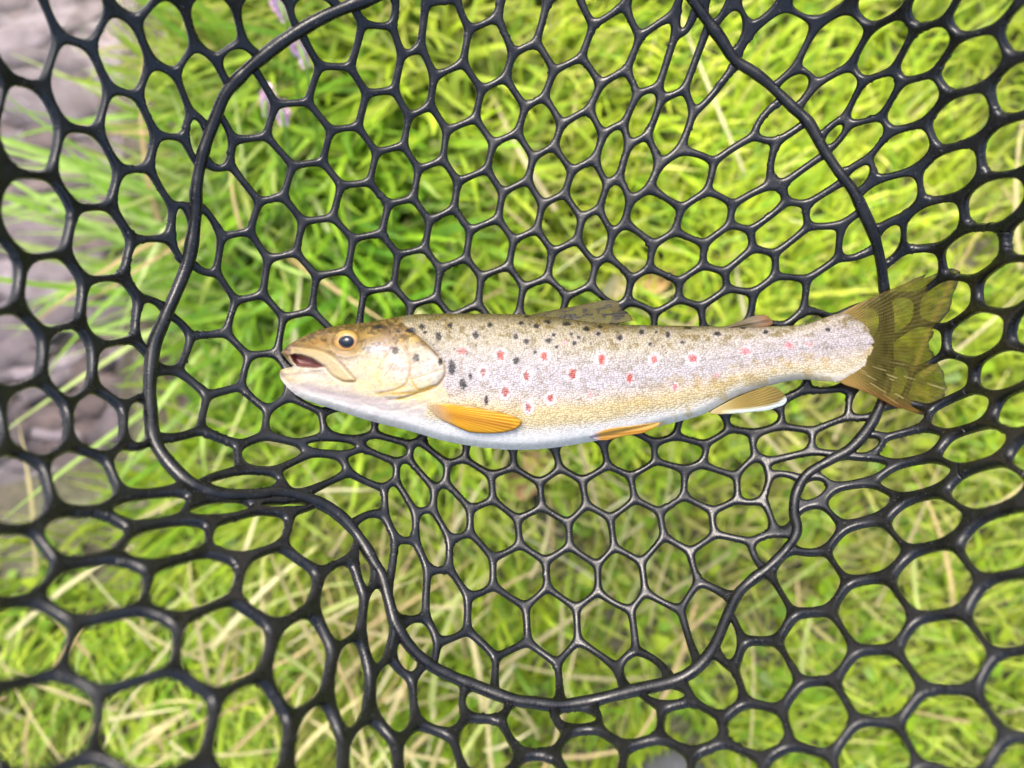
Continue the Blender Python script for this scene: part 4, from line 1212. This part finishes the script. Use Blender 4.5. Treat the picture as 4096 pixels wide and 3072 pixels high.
    # tail fin
    TAIL = [(3330, 1300), (3375, 1247), (3484, 1191), (3592, 1144), (3683, 1104), (3755, 1081), (3809, 1071), (3840, 1086), (3834, 1126), (3822, 1172), (3812, 1206), (3802, 1238), (3784, 1260),
            (3766, 1283), (3748, 1312), (3733, 1340), (3725, 1372), (3731, 1402), (3742, 1428), (3757, 1440), (3775, 1470), (3790, 1520), (3794, 1566), (3770, 1594), (3735, 1618), (3709, 1650),
            (3690, 1661), (3640, 1649), (3581, 1628), (3489, 1582), (3420, 1553), (3365, 1532), (3330, 1480)]
    def ctail(x, y, a, r):
        f = rays(165, 0.25)(a, r)
        n = vnoise(a * 30, r / 60.0, 3)
        c = np.tile(lin(168, 160, 84), (len(x), 1))
        c = blend(c, lin(120, 108, 50), 0.7 * f ** 3)
        c = blend(c, lin(226, 214, 150), 0.6 * (n > 0.72) * sstep(1420, 1500, y) * f)
        low = np.exp(-(seg_dist(x, y, [(3365, 1535), (3489, 1582), (3581, 1629), (3692, 1661)]) / 34) ** 2)
        c = blend(c, lin(150, 104, 48), 0.8 * low)
        up = np.exp(-(seg_dist(x, y, [(3375, 1245), (3484, 1191), (3683, 1104), (3809, 1072)]) / 9) ** 2)
        c = blend(c, lin(110, 92, 40), 0.8 * up)
        edge = sdf_poly(x, y, smooth_line(TAIL, 4, True))
        dk = np.exp(-(edge / 15) ** 2) * sstep(3640, 3720, x)
        c = blend(c, lin(40, 40, 36), 0.85 * dk)
        rootc = 1 - sstep(3400, 3520, x)
        c = blend(c, lin(196, 160, 84), 0.7 * rootc)
        op = 0.13 + 0.27 * f ** 3 + 0.45 * rootc + 0.35 * low + 0.3 * up + 0.45 * dk + 0.12 * (vnoise(x / 30.0, y / 30.0, 12) - 0.5)
        op = op + 0.3 * (n > 0.72) * sstep(1420, 1500, y) * f
        return c * 0.55, op
    ctail.rays = 165
    def ztail(X, Y):
        return sm_interp(np.minimum(X, 3460), TX, ZC) - 4e-4 * sstep(3440, 3700, X) + 9e-4 * np.sin((Y - 1100) / 75.0) * sstep(3450, 3750, X)
    fin('tail_fin', TAIL, (3230, 1385), 520, ztail, ctail, 0.00035, 3.0, 12.0)

    # dorsal fin, folded back over the net
    DF = [(2120, 1262), (2160, 1251), (2229, 1237), (2319, 1220), (2409, 1202), (2440, 1199), (2470, 1207), (2492, 1231), (2520, 1258), (2541, 1282), (2530, 1293), (2465, 1300), (2400, 1302), (2337, 1296), (2192, 1276)]
    def cdors(x, y, a, r):
        f = rays(280)(a, r)
        c = np.tile(lin(128, 118, 78), (len(x), 1))
        bl = sstep(0.54, 0.64, fbm(r / 24.0, a * 42, 5, 2))
        c = blend(c, lin(30, 30, 34), 0.9 * bl)
        c = blend(c, lin(110, 100, 62), 0.5 * f ** 3)
        front = np.exp(-(seg_dist(x, y, [(2120, 1256), (2229, 1238), (2409, 1203)]) / 9) ** 2)
        c = blend(c, lin(104, 92, 52), 0.8 * front)
        return c * 0.62, 0.50 + 0.4 * bl + 0.2 * front
    cdors.rays = 280
    fin('dorsal_fin', DF, (2010, 1300), 540, lambda X, Y: sm_interp(X, TX, ZC) - 0.0015 - 0.006 * sstep(1300, 1200, Y), cdors, 0.0003, 3.0, 10.0)

    AD = [(2892, 1312), (2940, 1292), (2983, 1275), (3012, 1264), (3040, 1259), (3066, 1263), (3085, 1277), (3092, 1290), (3082, 1303), (3037, 1313), (2960, 1316)]
    def cad(x, y, a, r):
        c = np.tile(lin(112, 100, 74), (len(x), 1))
        e = sstep(2990, 3080, x)
        c = blend(c, lin(150, 112, 76), e)
        c = blend(c, lin(176, 160, 138), 0.7 * np.exp(-(((x - 3030) / 30) ** 2 + ((y - 1290) / 9) ** 2)))
        return c * 0.75, 0.9 + 0 * x
    cad.rays = 30
    fin('adipose_fin', AD, (2860, 1320), 250, lambda X, Y: sm_interp(X, TX, ZC) + 0.0005, cad, 0.0009)

    PF = [(1712, 1612), (1787, 1615), (1903, 1628), (2012, 1651), (2066, 1669), (2087, 1684), (2078, 1704), (2055, 1719), (2012, 1730), (1957, 1734), (1885, 1730), (1849, 1718), (1795, 1693), (1751, 1671), (1718, 1640)]
    def cpec(x, y, a, r):
        f = rays(210, 0.4)(a, r)
        c = np.tile(lin(236, 180, 40), (len(x), 1))
        c = blend(c, lin(184, 116, 20), 0.55 * f ** 2 * sstep(120, 200, r))
        c = blend(c, lin(176, 110, 24), 0.6 * np.exp(-(seg_dist(x, y, [(1800, 1660), (1950, 1690), (2040, 1705)]) / 16) ** 2))
        edge = sdf_poly(x, y, smooth_line(PF, 4, True))
        c = blend(c, lin(110, 84, 40), 0.75 * np.exp(-(edge / 4.5) ** 2) * sstep(1770, 1850, x))
        c = blend(c, lin(212, 184, 150), 1 - sstep(1745, 1835, x + 0.45 * (1690 - y)))
        return c * 0.8, 0.12 + 0.85 * sstep(1722, 1830, x + 0.4 * (1690 - y))
    cpec.rays = 210
    fin('pectoral_fin', PF, (1600, 1615), 480, lambda X, Y: flank(X, Y, 0.0006) + 0.0018 * sstep(1740, 1900, X), cpec, 0.0003)

    VF = [(2356, 1744), (2400, 1727), (2450, 1713), (2531, 1704), (2600, 1694), (2636, 1690), (2640, 1697), (2600, 1720), (2567, 1733), (2495, 1744), (2430, 1760), (2386, 1760)]
    def cpel(x, y, a, r):
        f = rays(90)(a, r)
        c = np.tile(lin(232, 184, 76), (len(x), 1))
        c = blend(c, lin(196, 138, 44), sstep(1712, 1742, y - (x - 2450) * -0.12) * 0.8)
        c = blend(c, lin(246, 214, 128), 0.6 * np.exp(-(seg_dist(x, y, [(2400, 1742), (2520, 1715), (2630, 1693)]) / 6) ** 2))
        c = blend(c, lin(214, 208, 226), 1 - sstep(2366, 2410, x))
        return c * 0.8, 0.9 + 0 * x
    cpel.rays = 90
    fin('pelvic_fin', VF, (2280, 1760), 400, lambda X, Y: np.maximum(flank(X, np.minimum(Y, np.interp(X, VENT[:, 0], VENT[:, 1]) - 14), 0.0006), sm_interp(X, TX, ZC) + 0.002), cpel, 0.0004)

    AF = [(2836, 1652), (2892, 1616), (2965, 1580), (3037, 1554), (3090, 1546), (3118, 1556), (3138, 1578), (3148, 1600), (3138, 1617), (3115, 1629), (3073, 1641), (3001, 1649), (2892, 1657)]
    def canal(x, y, a, r):
        f = rays(200)(a, r)
        c = np.tile(lin(188, 166, 88), (len(x), 1))
        c = blend(c, lin(140, 108, 40), 0.75 * f ** 2 * sstep(120, 260, r))
        c = blend(c, lin(128, 112, 60), 0.6 * sstep(3040, 3120, x))
        wl = np.exp(-(seg_dist(x, y, [(2900, 1655), (3001, 1647), (3073, 1637), (3120, 1622), (3146, 1602)]) / 15) ** 4)
        c = blend(c, lin(212, 226, 224), 0.9 * wl)
        c = blend(c, lin(216, 198, 140), 1 - sstep(2850, 2960, x))
        return c * 0.78, 0.50 + 0.4 * wl + 0.2 * f + 0.2 * (1 - sstep(2900, 3000, x))
    canal.rays = 200
    fin('anal_fin', AF, (2760, 1690), 420, lambda X, Y: sm_interp(X, TX, ZC) + 0.001, canal, 0.0004, 3.0, 4.0)
    return root

FISH = build_fish()
